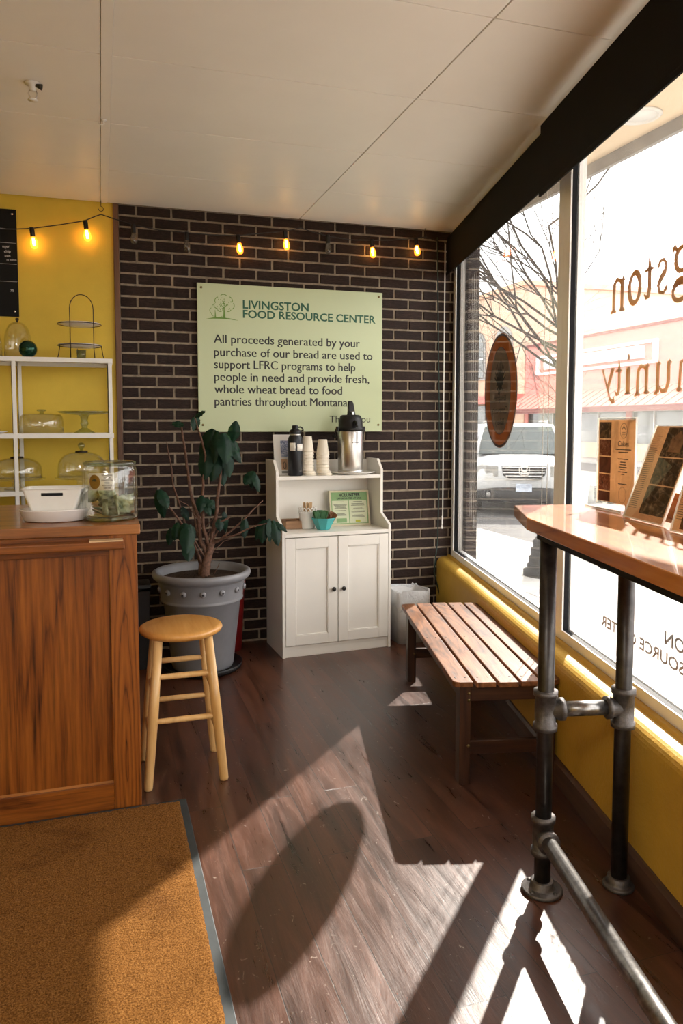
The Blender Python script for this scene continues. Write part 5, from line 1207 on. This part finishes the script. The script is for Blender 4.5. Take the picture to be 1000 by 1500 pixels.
    MB().cbox((0, -.013, .30), (1.2, .02, .05)).build('air_intake', 'gasket', o, .005)
    return o
suv('silver white suv facing the far window, parked beyond the pavement', (7.86, 12.86, -.37), R(-31 + 4), 'carwhite')
suv('charcoal suv with roof rails parked beyond the near window', (6.12, 7.98, -.37), R(-105), 'cardark')
# ---- red single-storey shop across the street
rs = thing('red_storefront', 'red painted single storey shop with long awning across the street', 'shop', (24, 26, -.28))
Yn, Yf, HT = -24, 13.3, 6.31
MB().box((0, Yn, 2.9), (.4, Yf, HT)).build('upper_wall', 'redpaint', rs)
MB().box((-.06, Yn, HT - .12), (.45, Yf, HT)).build('parapet_cap', 'darkred', rs)
MB().box((.401, Yn, 0), (14, Yf, HT - .4)).build('rear_block', 'redpaint', rs)
MB().prism([(-1.5, 2.55), (0, 3.45), (0, 3.40), (-1.5, 2.48)], Yn, Yf, (0, 2, 1)).build('awning', 'redroof', rs)
MB().box((-1.52, Yn, 2.28), (-1.48, Yf, 2.549)).build('awning_fringe', 'darkred', rs)
m = MB(); y = Yn
while y < Yf: m.prism([(-1.5, 2.56), (0, 3.46), (0, 3.48), (-1.5, 2.585)], y, y + .05, (0, 2, 1)); y += .6
m.build('awning_seams', 'redpaint', rs)
MB().box((.0, Yn, 0), (.35, Yf, .78)).build('stall_riser', 'tanbrick', rs)
y = Yn; k = 0
while y < Yf - .5:
    wd_ = 2.55 if k % 3 else 1.5
    MB().box((.12, y + .06, .781), (.15, y + wd_ - .06, 2.899)).build('shop_window', 'shopglass', rs)
    m = MB(); m.box((.05, y - .03, .781), (.14, y + .03, 2.899)); m.box((.05, y + .031, 2.3), (.14, y + wd_ - .031, 2.36)); m.build('window_bar', 'white', rs)
    y += wd_; k += 1
for yy in (Yf - .45, Yf - 9.5): MB().box((-.06, yy, 0), (.02, yy + .4, 2.9)).build('red_column', 'redpaint', rs)
m = MB(); y0, y1, z0, z1 = 2.15, 12.0, 4.48, 5.55; t_ = .18
m.box((-.12, y0, z0), (-.001, y1, z0 + .13)); m.box((-.12, y0, z1 - .13), (-.001, y1, z1)); m.box((-.12, y0, z0 + .13), (-.001, y0 + .28, z1 - .13)); m.box((-.12, y1 - .28, z0 + .13), (-.001, y1, z1 - .13)); m.build('sign_frame', 'signwhite', rs)
MB().box((-.22, y0 + .9, z0 + .28), (-.001, y1 - .9, z1 - .22)).build('blank_signboard', 'signwhite', rs, .01)
# ---- tan brick building behind it
bb = thing('brick_building', 'tall tan brick building with arched windows across the street', 'building', (24, 39.4, -.28))
def arch_poly(c, hw, z0, zs): return [(c - hw, z0), (c + hw, z0)] + [(c + hw * math.cos(R(a)), zs + hw * math.sin(R(a))) for a in range(0, 181, 15)]
HB = 9.85
MB().box((.0, 0, 0), (22, 26, HB)).build('walls', 'tanbrick', bb)
MB().box((-.15, -.15, HB), (22.1, 26, HB + .3)).build('cornice', 'tanbrick', bb)
for i in range(8):
    c = 2.4 + i * 3.35
    m = MB(); m.prism(arch_poly(c, 1.05, 4.6, 6.7), -.09, -.0005, (1, 2, 0)); f = m.build('window_arch', 'fascia', bb)
    m = MB(); m.prism(arch_poly(c, .86, 4.75, 6.66), -.12, -.0905, (1, 2, 0)); m.build('window_glass', 'shopglass', f)
    m = MB(); m.box((-.15, c - .04, 4.75), (-.121, c + .04, 7.4)); m.box((-.15, c - .86, 5.9), (-.121, c + .86, 5.98)); m.build('window_bars', 'white', f)
    m = MB(); m.box((-.06, c - 1.1, .5), (-.0005, c + 1.1, 2.9)); m.build('ground_window', 'shopglass', bb)
m = MB(); m.box((-.6, 0, 3.0), (-.0005, 26, 3.5)); m.build('red_band', 'redpaint', bb)
